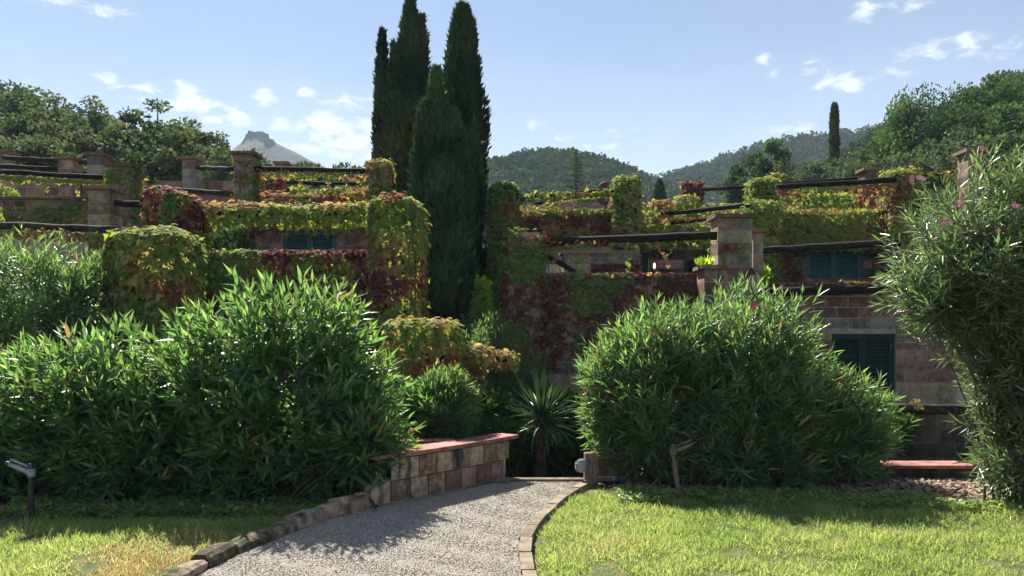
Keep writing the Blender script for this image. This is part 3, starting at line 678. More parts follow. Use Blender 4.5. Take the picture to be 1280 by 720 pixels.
def along(line, step):
    """positions and headings every step metres"""
    out = []; acc = 0; nxt = step/2; 
    for a, b in zip(line[:-1], line[1:]):
        L_ = math.dist(a,b)
        while acc + L_ > nxt:
            f = (nxt-acc)/L_; out.append((a[0]+(b[0]-a[0])*f, a[1]+(b[1]-a[1])*f, math.atan2(b[1]-a[1], b[0]-a[0]))); nxt += step
        acc += L_
    return out
for i, (x,y,h) in enumerate(along(LKs, .37)):
    H = .105 + random.uniform(-.012,.015) + max(0,(y-6.2))*.05
    M = Matrix.Translation((x-math.sin(h)*.09, y+math.cos(h)*.09, H/2-.04)) @ Matrix.Rotation(h+random.uniform(-.06,.06), 4, 'Z')
    put('stone', rough_stone(.355, .17, H+.06, i, 'tuff' if y < 6.7 else 'block_worn'), kt, M=M)
for (x,y,h,L_) in ((-1.50,7.10,.92,.30),(-1.38,7.255,.86,.14)):
    M = Matrix.Translation((x, y, .05)) @ Matrix.Rotation(h, 4, 'Z')
    put('stone', rough_stone(L_, .15, .24, int(x*-100), 'block_worn'), kt, M=M)
# retaining wall of split-face blocks, two courses showing and a third beyond the step
wt = thing('retaining_wall', 'curved low retaining wall of split face blocks with a terracotta top left of the path', 'wall', (-.6,8.1,0))
RW_TOP = .46
core = MB()
wl = [w_ for w_ in along(WALLs, .05) if w_[1] > 7.36]
for (a, b) in zip(wl[:-1], wl[1:]):
    pa = Vector((a[0]-math.sin(a[2])*.02, a[1]+math.cos(a[2])*.02)); na = Vector((-math.sin(a[2]), math.cos(a[2])))
    pb = Vector((b[0]-math.sin(b[2])*.02, b[1]+math.cos(b[2])*.02)); nb_ = Vector((-math.sin(b[2]), math.cos(b[2])))
    bi = len(core.v)
    tz = RW_TOP-.005 if a[1] > 7.46 else RW_TOP-.215
    for p in (pa, pb, pb+nb_*.2, pa+na*.2): core.v += [(p.x,p.y,-.9),(p.x,p.y,tz)]
    core.f += [(bi,bi+2,bi+3,bi+1),(bi+1,bi+3,bi+5,bi+7),(bi+4,bi+6,bi+7,bi+5)]
put('core', core.mesh('core','mortar'), wt)
for row in range(4):
    zc = RW_TOP - .01 - .205*(row+.5)
    for k, (x,y,h) in enumerate(along([(-1.30,7.28)]+WALLs[2:], .235 if row < 3 else .235)):
        off = .0 if row % 2 else .11
        x += math.cos(h)*off; y += math.sin(h)*off
        if y > 8.86 or (row == 0 and y < 7.5): continue
        if row > 1 and y < 8.3: continue
        kd = 'worn' if row < 1 or y < 8.0 else random.choice(['worn','worn','pink'])
        block(wt, (x-math.sin(h)*.03, y+math.cos(h)*.03, zc), (.222, .13, .192), h, kd)
for row in range(4):       # the end face beside the steps
    block(wt, (-.03-.10, 8.90, RW_TOP-.01-.205*(row+.5)), (.24,.10,.196), math.pi/2+.15, 'pink')
cap = MB()
tiles = along(WALLs, .30)
for k, (x,y,h) in enumerate(along([(-1.15,7.44)]+WALLs[3:], .30)):
    M = Matrix.Translation((x-math.sin(h)*.11, y+math.cos(h)*.11, RW_TOP+.018)) @ Matrix.Rotation(h, 4, 'Z')
    put('tile', MB().quadbox(-.151,.151,-.145,.145,-.018,.018, M).mesh('tile','terracotta'), wt)
# second arm of the bed's edging, running back to the left
for k, (x,y,h) in enumerate(along([(-.62,8.56),(-1.9,8.50)], .30)):
    M = Matrix.Translation((x, y, RW_TOP+.010)) @ Matrix.Rotation(h, 4, 'Z')
    put('tile', MB().quadbox(-.147,.147,-.10,.10,-.018,.018, M).mesh('tile','terracotta'), wt)
for (x,y,h) in along([(-.75,8.5),(-2.1,8.45)], .4):
    block(wt, (x,y,RW_TOP-.11), (.39,.14,.2), 0, 'damp')
# soil of the raised bed
bd = MB(); pts = [(-.16,8.86),(-.48,8.52),(-.9,8.6),(-2.6,8.6),(-3.4,10.0),(-3.4,13),(-.16,13)]
bi = len(bd.v); bd.v += [(x,y,.36) for x,y in pts] + [(x,y,-.9) for x,y in pts]; m_ = len(pts)
bd.f.append(tuple(range(m_))[::-1]); bd.f += [(i,(i+1)%m_,(i+1)%m_+m_,i+m_) for i in range(m_)]
struct('planting_bed', bd.mesh('planting_bed','soil'))
# step timber at the end of the path, and concrete edging on the right
t = thing('step_timber', 'weathered timber step edge crossing the far end of the path', 'step', (.35,8.66,0))
put('beam', MB().quadbox(-.55,.80,8.64,8.76,-.12,.045).mesh('beam','bench_wood'), t)
t = thing('step_slab', 'thin stone slab lying against the foot of the retaining wall at the step', 'step', (-.4,8.5,0))
M = Matrix.Translation((-.20,8.585,.052)) @ Matrix.Rotation(R(-4),4,'Z')
put('slab', MB().quadbox(-.33,.18,-.05,.05,-.02,.02,M).mesh('slab','block_grey'), t)
et = thing('path_edging', 'weathered brown edging curving along the right side of the path', 'kerb', (.2,6.5,0))
for (x,y,h) in along(RKs, .42):
    M = Matrix.Translation((x+math.sin(h)*.045, y-math.cos(h)*.045, .02)) @ Matrix.Rotation(h+random.uniform(-.02,.02), 4, 'Z')
    v = MB().quadbox(-.205,.205,-.045,.045,-.10,.035+random.uniform(-.006,.006), M); put('edging_piece', v.mesh('edging_piece','bench_wood'), et)
# the descending steps and dark pit sides
st_ = thing('garden_steps', 'shaded steps going down behind the timber at the end of the path', 'steps', (.35,9,-.5))
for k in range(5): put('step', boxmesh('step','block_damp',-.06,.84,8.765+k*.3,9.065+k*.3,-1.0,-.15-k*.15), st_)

# lawns, mulch and dry ground as sheets a few millimetres above the soil
def in_lawn(x, y):
    if y < 3.2: return True
    if x > x_at(RKs,y)+.12: return y < 8.0 + .12*math.sin(x*2) - max(0,(x-1.0))*.10
    if x < x_at(LKs,min(y,7.24))-.17: return y < 7.35 + .08*math.sin(x*3)
    return False
# grass blades
def blades(n, y0, y1, hmin, hmax, xr):
    y = y0 + (y1-y0)*rng.random(n)**1.0; x = xr[0] + (xr[1]-xr[0])*rng.random(n)
    vis = np.abs(x) < y*.68+.4; x, y = x[vis], y[vis]
    k = np.array([in_lawn(a,b) for a,b in zip(x,y)]); x, y = x[k], y[k]; n = len(x)
    den = np.array([noise.fractal(Vector((a*2.2,b*2.2,3)),1,2,3) for a,b in zip(x,y)])
    dry = np.array([max(0, 1-math.hypot((a+2.35)/.95,(b-5.75)/.75)) for a,b in zip(x,y)])
    bare = np.array([max(0, 1-math.hypot((a+3.6)/2.0,(b-6.95)/.28)) for a,b in zip(x,y)]) + np.array([max(0,1-math.hypot((a-.75)/.5,(b-8.0)/.25)) for a,b in zip(x,y)])*1.2
    k = rng.random(n) > .15 + 1.0*np.clip(-den-.05,0,1) + .8*bare; x, y, den, dry = x[k], y[k], den[k], dry[k]; n = len(x)
    h = rng.uniform(hmin,hmax,n)*(1+.9*den)*np.where(rng.random(n)<.04,1.5,1)*(1-.35*np.clip(dry*2,0,1))
    d = np.stack([rng.normal(0,.6,n), rng.normal(0,.6,n), np.ones(n)], -1); nr = rng.normal(0,1,(n,3))*[1,1,.1]
    M = frames(d, nr, h); M[:,:,0] *= rng.uniform(.9,1.6,n)[:,None]*(.05/h)[:,None]
    den2 = np.array([noise.noise(Vector((a*.9,b*1.4,7))) for a,b in zip(x,y)]) if n else den
    tone = np.clip(.36 + .22*den + .28*den2 + rng.normal(0,.16,n) + np.clip(dry*1.8,0,.5)*(rng.random(n)<.75), 0, 1)
    return M, np.stack([x,y,terr(x,y)-.004],-1), tone
M1,T1,t1 = blades(260000, 4.6, 8.1, .028, .075, (-6.2,6.2)); M2,T2,t2 = blades(60000, 3.2, 4.9, .03, .07, (-3.6,3.6))
g = put('grass', scatter('grass', BLADE, np.concatenate([M1,M2]), np.concatenate([T1,T2]), 'grass_blade', None, np.concatenate([t1,t2])))
g['kind'] = 'stuff'; g['label'] = 'short mown grass on both sides of the gravel path'; g['category'] = 'grass'
# clover and weeds under the left bush and right bush edge
n = 15000; x = rng.uniform(-6,4.8,n); y = np.where(x < 0, rng.uniform(6.95,7.6,n), rng.uniform(7.5,8.15,n) - np.maximum(0,x-1)*.1)
k = ((x < -1.55) | (x > 1.0)) & (np.array([noise.noise(Vector((a*1.5,b*2,8))) for a,b in zip(x,y)]) > -.18); x, y = x[k], y[k]; n = len(x)
p = np.stack([x,y,rng.uniform(.02,.085,n)],-1)
g = put('clover', scatter('clover', (CARD[0]*[1,1,1], CARD[1]), frames(rng.normal(0,1,(n,3))*[1,1,.35], rng.normal(0,.5,(n,3))+[0,0,1], rng.uniform(.022,.048,n)), p, 'grass_blade', None, rng.uniform(.0,.35,n)))
g['kind'] = 'stuff'; g['label'] = 'low clover and weeds in front of the oleander bushes'; g['category'] = 'ground cover'
# mulch
V = []; Fq = []; m_ = 60
for i in range(m_):
    x = .95 + i*(7.0/m_); y0 = 7.95 - max(0,(x-1.0))*.10 + .10*math.sin(x*2.3) + .05*math.sin(x*9)
    V += [(x,y0,.008),(x,8.9,.012)]
for i in range(m_-1): Fq.append((2*i,2*i+2,2*i+3,2*i+1))
struct('mulch_bed', npmesh('mulch_bed', V, Fq, 'soil'))
V = []; Fq = []
for i in range(m_):
    x = -6.6 + i*(5.15/m_); y0 = 7.25 + .08*math.sin(x*2.9) + .04*math.sin(x*11); V += [(x,y0,.008),(x,8.5,.012)]
for i in range(m_-1): Fq.append((2*i,2*i+2,2*i+3,2*i+1))
struct('bare_soil', npmesh('bare_soil', V, Fq, 'soil'))
n = 9000; x = rng.uniform(1.2,6.4,n); y = rng.uniform(7.35,8.8,n); k = y > 7.9 - np.maximum(0,x-1)*.10 + .08*np.sin(x*2.3); x,y = x[k],y[k]; n = len(x)
g = put('mulch', scatter('mulch', (np.array([(-.3,0,0),(.3,0,0),(.22,1,.05),(-.25,.9,0)]), np.array([(0,1,2),(0,2,3)])), frames(rng.normal(0,1,(n,3))*[1,1,.25], rng.normal(0,.3,(n,3))+[0,0,1], rng.uniform(.02,.06,n)), np.stack([x,y,rng.uniform(.012,.03,n)],-1), 'mulch_chip'))
g['kind'] = 'stuff'; g['label'] = 'dry bark mulch and fallen leaves in the bed by the low wall'; g['category'] = 'mulch'
n = 1500; x = rng.uniform(-6,-1.6,n); y = rng.uniform(7.0,7.6,n)
x = np.concatenate([x, rng.uniform(-2.6,4.5,150)]); y = np.concatenate([y, rng.uniform(4.8,8.4,150)]); n = len(x)
g = put('leaf_litter', scatter('leaf_litter', (OLE[0]*[1.6,1,1],OLE[1]), frames(rng.normal(0,1,(n,3))*[1,1,.2], rng.normal(0,.3,(n,3))+[0,0,1], rng.uniform(.03,.08,n)), np.stack([x,y,np.where(np.abs(x+.8) < 1.3, .03, .045)],-1), 'mulch_chip'))
g['kind'] = 'stuff'; g['label'] = 'dry fallen leaves under the big left bush and here and there on path and lawn'; g['category'] = 'leaf litter'

# ------------------------------------------------------------ hills and mountain
def lerp_pts(pts, x):
    return np.interp(x, [p[0] for p in pts], [p[1] for p in pts])
RIDGES = []
def ridge(name, crest, Yc, Y0, mat, nx=120, back=1.6, rough=0.0, rs=.05, minz=0):
    px = np.linspace(crest[0][0], crest[-1][0], nx); xs_ = (px-640)/F*Yc; top = EYE + (HOR - lerp_pts(crest, px))/F*Yc
    ts = np.concatenate([np.linspace(0,1,26), np.linspace(1.06,back,10)]); V = []
    for t_ in ts:
        y = Y0 + (Yc-Y0)*t_; b = .12*max(0,min(y,400)-9.6) - 1.0
        for i in range(nx):
            xx = xs_[i]*(y/Yc*.6+.4); up = max(0, top[i]-b-0) 
            f = t_ if t_ <= 1 else max(0, 1-(t_-1)/(back-1)*1.2)
            z = b + (top[i] - (.12*max(0,min(Yc,400)-9.6)-1.0))*f
            if rough: z += rough*(noise.fractal(Vector((xx*rs,y*rs,1)),1,2,5))*min(1,4*abs(1-t_)+.12)
            V.append((xx,y,z))
    i = np.arange(nx-1)[None] + np.arange(len(ts)-1)[:,None]*nx
    me = npmesh(name, V, np.stack([i,i+1,i+nx+1,i+nx],-1).reshape(-1,4), mat, smooth=True)
    def h(px_, f):   # point on the slope for crest column px and fraction f up
        y = Y0+(Yc-Y0)*f; b = .12*max(0,min(y,400)-9.6)-1; tp = EYE+(HOR-np.interp(px_,px,lerp_pts(crest,px)))/F*Yc
        return ((px_-640)/F*Yc*(y/Yc*.6+.4), y, b + (tp-(.12*max(0,min(Yc,400)-9.6)-1.0))*f)
    def ground(x, y):
        if y < Y0 or y > Yc: return -99
        return h(640 + x*F/(Yc*(y/Yc*.6+.4)), (y-Y0)/(Yc-Y0))[2]
    RIDGES.append(ground); struct(name, me); return h
def forest(name, label, h, pxr, fr, n, size, leafs, per, mat='forest_leaf'):
    T_ = []; 
    for i in range(n):
        px_ = random.uniform(*pxr); f = fr[0]+(fr[1]-fr[0])*random.random(); x,y,z = h(px_, f); T_.append((x,y,z))
    c = np.array(T_); s_ = size*rng.uniform(.6,1.25,n); k = np.repeat(np.arange(n), per); v = unit(rng.normal(0,1,(len(k),3))); v[:,2] = np.abs(v[:,2])*1.1-.15
    lump = np.array([1+.28*noise.noise(Vector(v[i])*2.3+Vector((k[i]*3.7,0,0))) for i in range(len(k))])
    p = c[k] + v*(s_[k]*lump*rng.uniform(.82,1.05,len(k)))[:,None]*[1,1,.95]; p[:,2] += s_[k]*.25
    d = v + rng.normal(0,.6,v.shape); nr = v+rng.normal(0,.5,v.shape)+[0,0,.3]
    tn = np.clip(rng.random(n)[k]*.8+rng.normal(0,.1,len(k)),0,1)
    o = put(name, scatter(name, CARD, frames(d,nr,leafs*rng.uniform(.6,1.3,len(k))), p, mat, None, tn)); o['kind'] = 'stuff'; o['label'] = label; o['category'] = 'forest'
hc = ridge('centre_hill', [(540,262),(570,238),(590,226),(605,214),(625,208),(650,201),(690,199),(730,201),(760,210),(785,222),(800,229),(830,240),(880,262)], 230, 150, 'hill_floor')
forest('hill_forest', 'dense dark forest covering the rounded hill in the middle distance', hc, (560,860), (.45,1.0), 1000, 2.6, .75, 110)
hr = ridge('right_far_hill', [(740,262),(790,236),(830,229),(870,217),(900,206),(940,192),(1000,179),(1060,174),(1100,170),(1200,150),(1300,130),(1420,110)], 330, 200, 'hill_floor')
forest('hill_forest', 'dense forest on the long far slope rising to the right', hr, (760,1340), (.40,1.0), 2300, 3.2, .95, 90)
hn = ridge('right_near_hill', [(1000,235),(1060,200),(1110,180),(1180,150),(1240,118),(1280,100),(1350,84),(1500,60)], 120, 50, 'hill_floor')
forest('hill_forest', 'green wooded slope at the right edge behind the tall trees', hn, (1040,1420), (.3,1.0), 420, 2.2, .42, 230)
hl = ridge('left_hill', [(-260,96),(-100,106),(0,122),(40,130),(100,160),(200,186),(290,208),(330,222),(400,228),(470,232),(520,250)], 75, 34, 'hill_floor')
forest('hill_forest', 'thick green oak wood covering the slope on the left', hl, (-240,480), (.15,1.0), 420, 1.5, .26, 330, 'dusty_leaf')
hm = ridge('mountain', [(200,236),(250,214),(285,192),(298,181),(306,176),(312,168),(318,166),(332,167),(337,175),(352,182),(368,190),(390,202),(420,214),(460,228),(540,246)], 700, 480, 'rock_hill', nx=160, rough=5.0, rs=.03)
n = 500; T_ = []
for i in range(n): T_.append(hm(random.uniform(230,440), random.uniform(.55,.97)))
# rock outcrop on the summit
ot = thing('rock_outcrop', 'flat topped rock crag on the summit of the distant mountain', 'rock', P(322,172,700))
mb = MB()
for (a,b,c_,d_) in ((308,337,168,184),(311,320,166,180),(321,333,166.5,180),(303,345,175,192)):
    x0,x1 = X(a,700),X(b,700); z0,z1 = Z(d_,700),Z(c_,700); bi = len(mb.v); n_ = 9
    for zz,sc_ in ((z0,1.25),((z0+z1)/2,1.08),(z1,.92)):
        for j in range(n_):
            th = 2*math.pi*j/n_; mb.v.append(((x0+x1)/2+math.cos(th)*(x1-x0)/2*sc_*random.uniform(.9,1.1), 698+math.sin(th)*6*sc_, zz+random.uniform(-.5,.5)))
    for q in range(2):
        for j in range(n_): mb.f.append((bi+q*n_+j, bi+q*n_+(j+1)%n_, bi+(q+1)*n_+(j+1)%n_, bi+(q+1)*n_+j))
    mb.f.append(tuple(bi+2*n_+j for j in range(n_)))
put('crag', mb.mesh('crag','rock_hill'), ot)

# ------------------------------------------------------------ trees behind
oakA = tree_meshes(11, 9.0, 6.0, 90, 150, .16, 'dusty_leaf', crown_base=.3)
oakB = tree_meshes(12, 10.0, 5.0, 80, 150, .16, 'dusty_leaf', crown_base=.42, cl=.95)
oakC = tree_meshes(13, 8.0, 7.0, 95, 140, .17, 'dusty_leaf', crown_base=.25)
openA = tree_meshes(21, 12.0, 4.0, 44, 130, .15, 'dusty_leaf', crown_base=.45, cl=1.1)
big = tree_meshes(31, 10.0, 11.0, 170, 260, .15, 'tree_leaf', crown_base=.22, cl=.8, trunk_r=.3)
bigB = tree_meshes(32, 11.0, 9.0, 150, 260, .15, 'tree_leaf', crown_base=.25, cl=.85, trunk_r=.3)
gl = 'oaks on the left hillside'
LT = [('open crowned dark tree with a thin top near the left edge of the sky line',openA,82,106,44,12,1.0),
      ('open crowned tree with a round top between the two other tall hillside trees',openA,136,117,42,12,1.05),
      ('tall open tree with a forked crown left of the first terrace pillar',openA,190,121,40,12,1.15),
      ('broad grey green oak below the mountain, rightmost on the left hillside',oakA,246,162,42,9,.72),
      ('grey green oak at the left edge of the photo on the slope',oakC,18,118,48,8,1.2),
      ('rounded oak between the thin topped tree and the left edge',oakC,50,140,44,8,1.0),
      ('low oak in front of the thin topped tree',oakA,105,150,38,9,.95),
      ('oak with a pale lower crown left of centre on the slope',oakC,60,176,34,8,.8),
      ('dark oak under the round topped open tree',oakB,150,158,37,10,.9),
      ('oak filling the gap right of the round topped tree',oakA,168,165,40,9,1.0),
      ('dark oak directly behind the red creeper column',oakB,215,150,38,10,1.1),
      ('oak between the forked tree and the broad oak',oakC,236,168,36,8,.9),
      ('low oak close behind the stone wall with the two black rails',oakC,276,190,33,8,.5),
      ('small oak low at the left edge above the brick wall',oakA,10,165,32,9,.8)]
for i, (lb, ms, px_, py_, Y_, H_, sx) in enumerate(LT): plant_tree('%s' % lb, ms, px_, py_, Y_, H_, gl, sx, i*1.3, 'oak_tree')
slim = tree_meshes(41, 5.0, 2.2, 26, 90, .12, 'tree_leaf', crown_base=.2, trunk_r=.08)
for i, (px_, py_, Y_, sx, lb) in enumerate([(328,190,40,.8,'small tree top beside the leftmost leafy pillar under the mountain'),(396,201,42,.6,'thin young tree rising above the creeper rail, nearer the mountain'),(417,203,44,.55,'thin young tree rising above the creeper rail, nearer the cypresses'),(446,212,40,.7,'low tree behind the creeper covered end pillar')]):
    plant_tree(lb, slim, px_, py_, Y_, 5.0, 'young trees behind the left terrace', sx, i, 'young_tree')
gr = 'big trees on the right'
RT = [('broad dark green oak with spreading limbs behind the right terrace',big,1172,107,42,10,.66),('tall dark tree at the upper right beside the hill',bigB,1238,93,44,11,.72),
      ('leafy tree at the right edge of the photo in front of the hill',bigB,1290,120,38,11,.95),('smaller leafy tree at the left of the big oaks',oakB,1120,158,46,9,.8),
      ('low green tree between the single cypress and the big oaks',oakC,1078,190,40,8,.75),('light green scrub tree just right of the single cypress',oakC,1062,205,36,8,.55),
      ('bright small tree low in front of the big oaks',oakA,1130,185,34,9,.7),('leafy tree behind the orange lit pillar top',oakC,1200,165,36,8,.8),('leafy tree above the tall oleander at the right',oakA,1255,160,31,9,.95),('grey green scrub left of the single cypress',oakC,1018,200,60,8,.8)]
for i, (lb, ms, px_, py_, Y_, H_, sx) in enumerate(RT): plant_tree(lb, ms, px_, py_, Y_, H_, gr, sx, i*2.1, 'broadleaf_tree')
pineM = tree_meshes(51, 7.0, 5.6, 70, 240, .16, 'tree_leaf', crown_base=.05, cl=.95)
plant_tree('bushy green pine in front of the far right slope', pineM, 968, 177, 50, 7, None, .85, .4, 'pine_tree')
plant_tree('lower light green pine beside the bushy pine', pineM, 925, 215, 54, 7, None, .7, 1.7, 'pine_tree')
cypress('lone slim cypress standing against the sky on the right', [(X(1043,44),44,Z(250,44),Z(131,44),.19,9)], (X(1043,44),44,Z(262,44)-2), 5200, .20, group=None)
cypress('small cone shaped cypress between the two creeper pillars in the middle', [(X(825,40),40,Z(262,40),Z(226,40),.38,1.6)], (X(825,40),40,Z(268,40)-1), 1800, .14, group=None)
# sparse conifer on the middle hill
t = thing('fir_tree', 'sparse fir with level branches in front of the middle hill', 'tree', (X(720,55),55,Z(262,55)))
mb = MB(); z0 = Z(262,55); z1 = Z(186,55); cx = X(720,55); mb.tube([(cx,55,z0-2),(cx,55,z1)],[.10,.015],6)
Pn = []
for k in range(46):
    f = (k/46)**1.0; z = z0+(z1-z0)*f; L_ = (1-f)**.8*1.7+.12; th = k*2.4; e = Vector((cx+math.cos(th)*L_,55+math.sin(th)*L_,z+.10*L_)); mb.tube([(cx,55,z),e],[.03,.006],4,False)
    for q in range(int(60*L_)+8): u = random.random(); Pn.append(Vector((cx,55,z)).lerp(e,u)+Vector((random.gauss(0,.07),random.gauss(0,.07),random.gauss(0,.035))))
p = np.array([tuple(v) for v in Pn]); n = len(p)
put('crown', scatter('crown', SPRIG, frames(rng.normal(0,1,(n,3))*[1,1,.3], rng.normal(0,.4,(n,3))+[0,0,1], rng.uniform(.10,.22,n)), p, 'dusty_leaf', None, rng.uniform(0,.5,n)), t, kind='stuff'); put('trunk', mb.mesh('trunk','bark'), t)

# cypresses by the path
def cyp(px_, pyt, Y_, wpx, pyb, bl=5.0): return (X(px_,Y_), Y_, Z(pyb,Y_), Z(pyt,Y_), wpx/F*Y_/2, bl)
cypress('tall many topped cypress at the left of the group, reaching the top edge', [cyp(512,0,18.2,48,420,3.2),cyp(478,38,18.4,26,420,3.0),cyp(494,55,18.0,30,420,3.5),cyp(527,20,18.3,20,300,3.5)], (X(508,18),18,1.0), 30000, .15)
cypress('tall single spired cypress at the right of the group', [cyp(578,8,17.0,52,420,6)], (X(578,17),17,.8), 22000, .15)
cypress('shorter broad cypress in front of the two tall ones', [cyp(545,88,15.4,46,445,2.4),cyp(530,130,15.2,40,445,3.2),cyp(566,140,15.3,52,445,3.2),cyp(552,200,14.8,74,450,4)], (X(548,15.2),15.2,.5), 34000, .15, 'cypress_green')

# ============================================================ BUILDINGS
def u_of(p0, p1, px):
    """distance along the wall p0->p1 where the column px meets it"""
    k = (px-640)/F; dx, dy = p1[0]-p0[0], p1[1]-p0[1]; f = (k*p0[1]-p0[0])/(dx-k*dy); return f*math.hypot(dx,dy)
def FZ(py, Y): return Z(py, Y)

# ---- right house, lower storey
h1 = thing('terraced_house', 'lowest storey of the right stone house with dark green shuttered windows behind the oleanders', 'house', (X(900,13.5),15,-.5))
A0, A1 = (X(640,13.0),13.0), (X(905,13.0),13.0); za = Z(345,13.0)
op = [(X(728,13)-A0[0], X(772,13)-A0[0], Z(468,13), Z(415,13)), (X(733,13)-A0[0]+.02, X(775,13)-A0[0], -.9, Z(474,13))]
masonry(h1, A0, A1, -.9, za, op, bw=.42, zlow=-.75, courses=['grey','pink','tan','red','grey','pink','red'], thick=.30)
wd = shutter_window(h1, X(728,13)+.005, X(772,13)-.005, Z(468,13)+.005, Z(415,13)-.005, 13.09, 'shutter_dark', 2, .05, label='narrow dark green shuttered window behind the right oleander')
dr = put('door', boxmesh('door','shutter_dark', X(733,13)+.03, X(775,13)-.01, 13.10, 13.15, -.85, Z(474,13)-.005), h1, 'dark green door low behind the right oleander')
put('handle', MB().tube([(X(741,13),13.08,.1),(X(741,13),13.05,.1),(X(741,13)+.10,13.05,.1)], .012, 6).mesh('handle','dark_metal'), dr)
YB = 14.8; B0, B1 = (X(905,YB),YB), (X(1197,YB),YB); zb_ = Z(357,YB)
wx0, wx1, wz0, wz1 = X(1040,YB), X(1120,YB), Z(497,YB), Z(417,YB)
w = masonry(h1, B0, B1, -.9, zb_, [(wx0-B0[0], wx1-B0[0], wz0, wz1)], zlow=.2, courses=['pink','red','red','grey','tan','red','pink','red','red','tan','tan','grey'], mixk=.10)
shutter_window(h1, wx0+.005, wx1-.005, wz0+.005, wz1-.005, YB+.09, 'shutter_dark', 2, .052, label='dark green louvred shutters closed over the lower right window')
put('ledge', MB().quadbox(B0[0], B1[0]+.1, YB-.10, YB+.30, zb_+.002, zb_+.062).mesh('ledge','cap_stone'), h1)
put('side_wall', boxmesh('side_wall','plaster', B1[0]+.002, B1[0]+.30, YB+.02, YB+3, -.9, zb_-.003), h1)
put('terrace_floor', boxmesh('terrace_floor','plaster', A0[0]+.02, A1[0], 13.32, 15.12, Z(378,13)-.2, Z(378,13)), h1)
put('terrace_floor', boxmesh('terrace_floor','plaster', A0[0]+.02, B1[0]-.02, 15.125, 17.4, Z(378,13)-.2, Z(378,13)-.002), h1)
put('coping', MB().quadbox(A0[0], X(880,13), 12.97, 13.33, za+.002, za+.05).mesh('coping','cap_stone'), h1)
# ---- right house, set-back storey
h2 = thing('terraced_house', 'second storey of the right stone house, set back behind the log railing, with teal shutters', 'house', (X(880,17),18.5,1.8))
YC = 17.0
C0, C1 = (X(646,YC),YC), (X(1150,YC),YC); zc_ = Z(300,YC); zlo = Z(378,13)-.1
oc = [(X(700,YC)-C0[0], X(742,YC)-C0[0], Z(330,YC), Z(304,YC)), (X(800,YC)-C0[0], X(813,YC)-C0[0], zlo, Z(315,YC)), (X(855,YC)-C0[0], X(894,YC)-C0[0], Z(347,YC), Z(321,YC)), (X(1008,YC)-C0[0], X(1079,YC)-C0[0], Z(352,YC), Z(309,YC))]
masonry(h2, C0, C1, zlo, zc_-.01, oc, bw=.4, courses=['tan','damp','red','damp','red'], thick=.3, mortar='mortar_damp_shade', mixk=.1)  # darker courses and mortar stand in for shade at the terrace back
shutter_window(h2, X(1008,YC)+.005, X(1079,YC)-.005, Z(352,YC)+.005, Z(309,YC)-.005, YC+.06, 'shutter_teal', 2, .05, label='bright teal louvred shutters below the yellow green creeper parapet')
shutter_window(h2, X(855,YC)+.005, X(894,YC)-.005, Z(347,YC)+.005, Z(321,YC)-.005, YC+.08, 'shutter_dark', 2, .05, label='small dark green shuttered window left of the tall banded pillar')
shutter_window(h2, X(700,YC)+.005, X(742,YC)-.005, Z(330,YC)+.005, Z(304,YC)-.005, YC+.03, 'shutter_teal', 1, .05, label='teal shutter above the short capped pillar on the terrace')
d_ = put('door', boxmesh('door','shutter_dark', X(800,YC)+.02, X(813,YC)-.01, YC+.15, YC+.19, zlo, Z(315,YC)-.01), h2, 'narrow dark doorway beside the wall lamp')
put('pane', boxmesh('pane','pale_blue_paint', X(801,YC)+.02, X(803,YC), YC+.11, YC+.148, zlo+.5, Z(318,YC)), d_)
gp = put('glass_door', boxmesh('glass_door','pale_blue_paint', X(677,16.9), X(685,16.9), 16.88, 16.93, zlo+.2, Z(302,16.9)), h2, 'pale blue door frame beside the cream curtain')
put('pane', boxmesh('pane','dark_glass', X(679.5,16.9), X(682.5,16.9), 16.865, 16.878, zlo+.3, Z(305,16.9)), gp)
cu = MB()
for i in range(7): cu.tube([(X(687+i*2.6,16.9),16.86,zlo+.2),(X(687+i*2.6,16.9),16.86,Z(309,16.9))], .024, 7)
put('curtain', cu.mesh('curtain','cream_cloth',True), h2)
put('awning_bar', boxmesh('awning_bar','roof_grey', X(676,16.8), X(700,16.8), 16.7, 16.8, Z(304,16.8), Z(301,16.8)), h2)
lt = thing('wall_lamp', 'small lit globe lamp on the terrace wall beside the dark doorway', 'lamp', P(818,333,16.9))
lm = MB(); lm.tube([P(818,336,16.80),P(818,334.5,16.80),P(818,332.5,16.80),P(818,330,16.80),P(818,328.5,16.80)],[.008,.022,.030,.022,.008],10); put('globe', lm.mesh('globe','lamp_glass',True), lt)
put('bracket', boxmesh('bracket','dark_metal', X(816.5,16.9), X(819.5,16.9), 16.82, 17.02, Z(339,16.9), Z(336,16.9)), lt)
# parapets over the set-back storey
pl = thing('parapet_wall', 'dark creeper covered parapet over the left part of the set-back storey', 'wall', (X(700,17),16.8,zc_))
masonry(pl, (X(612,16.8),16.8), (X(800,16.8),16.8), Z(330,16.8), Z(268,16.8), wallname='core', courses=['grey','pink','red','tan'])
pl = thing('parapet_wall', 'parapet with a slanting top between the two middle creeper pillars and the tall banded pillar', 'wall', (X(870,16.5),16.5,zc_))
mbq = MB(); a0, a1 = X(800,16.8), X(940,16.8); bi = 0
mbq.v += [(a0,16.82,Z(303,16.8)),(a1,16.82,Z(303,16.8)),(a1,16.82,Z(281,16.8)),(a0,16.82,Z(288,16.8)),(a0,17.1,Z(303,16.8)),(a1,17.1,Z(303,16.8)),(a1,17.1,Z(281,16.8)),(a0,17.1,Z(288,16.8))]
mbq.f += [(0,1,2,3),(5,4,7,6),(3,2,6,7),(1,5,6,2),(4,0,3,7),(0,4,5,1)]
put('core', mbq.mesh('core','plaster'), pl)
pl = thing('parapet_wall', 'long parapet under yellow green creeper above the teal shutters on the right', 'wall', (X(1050,16.6),16.6,zc_))
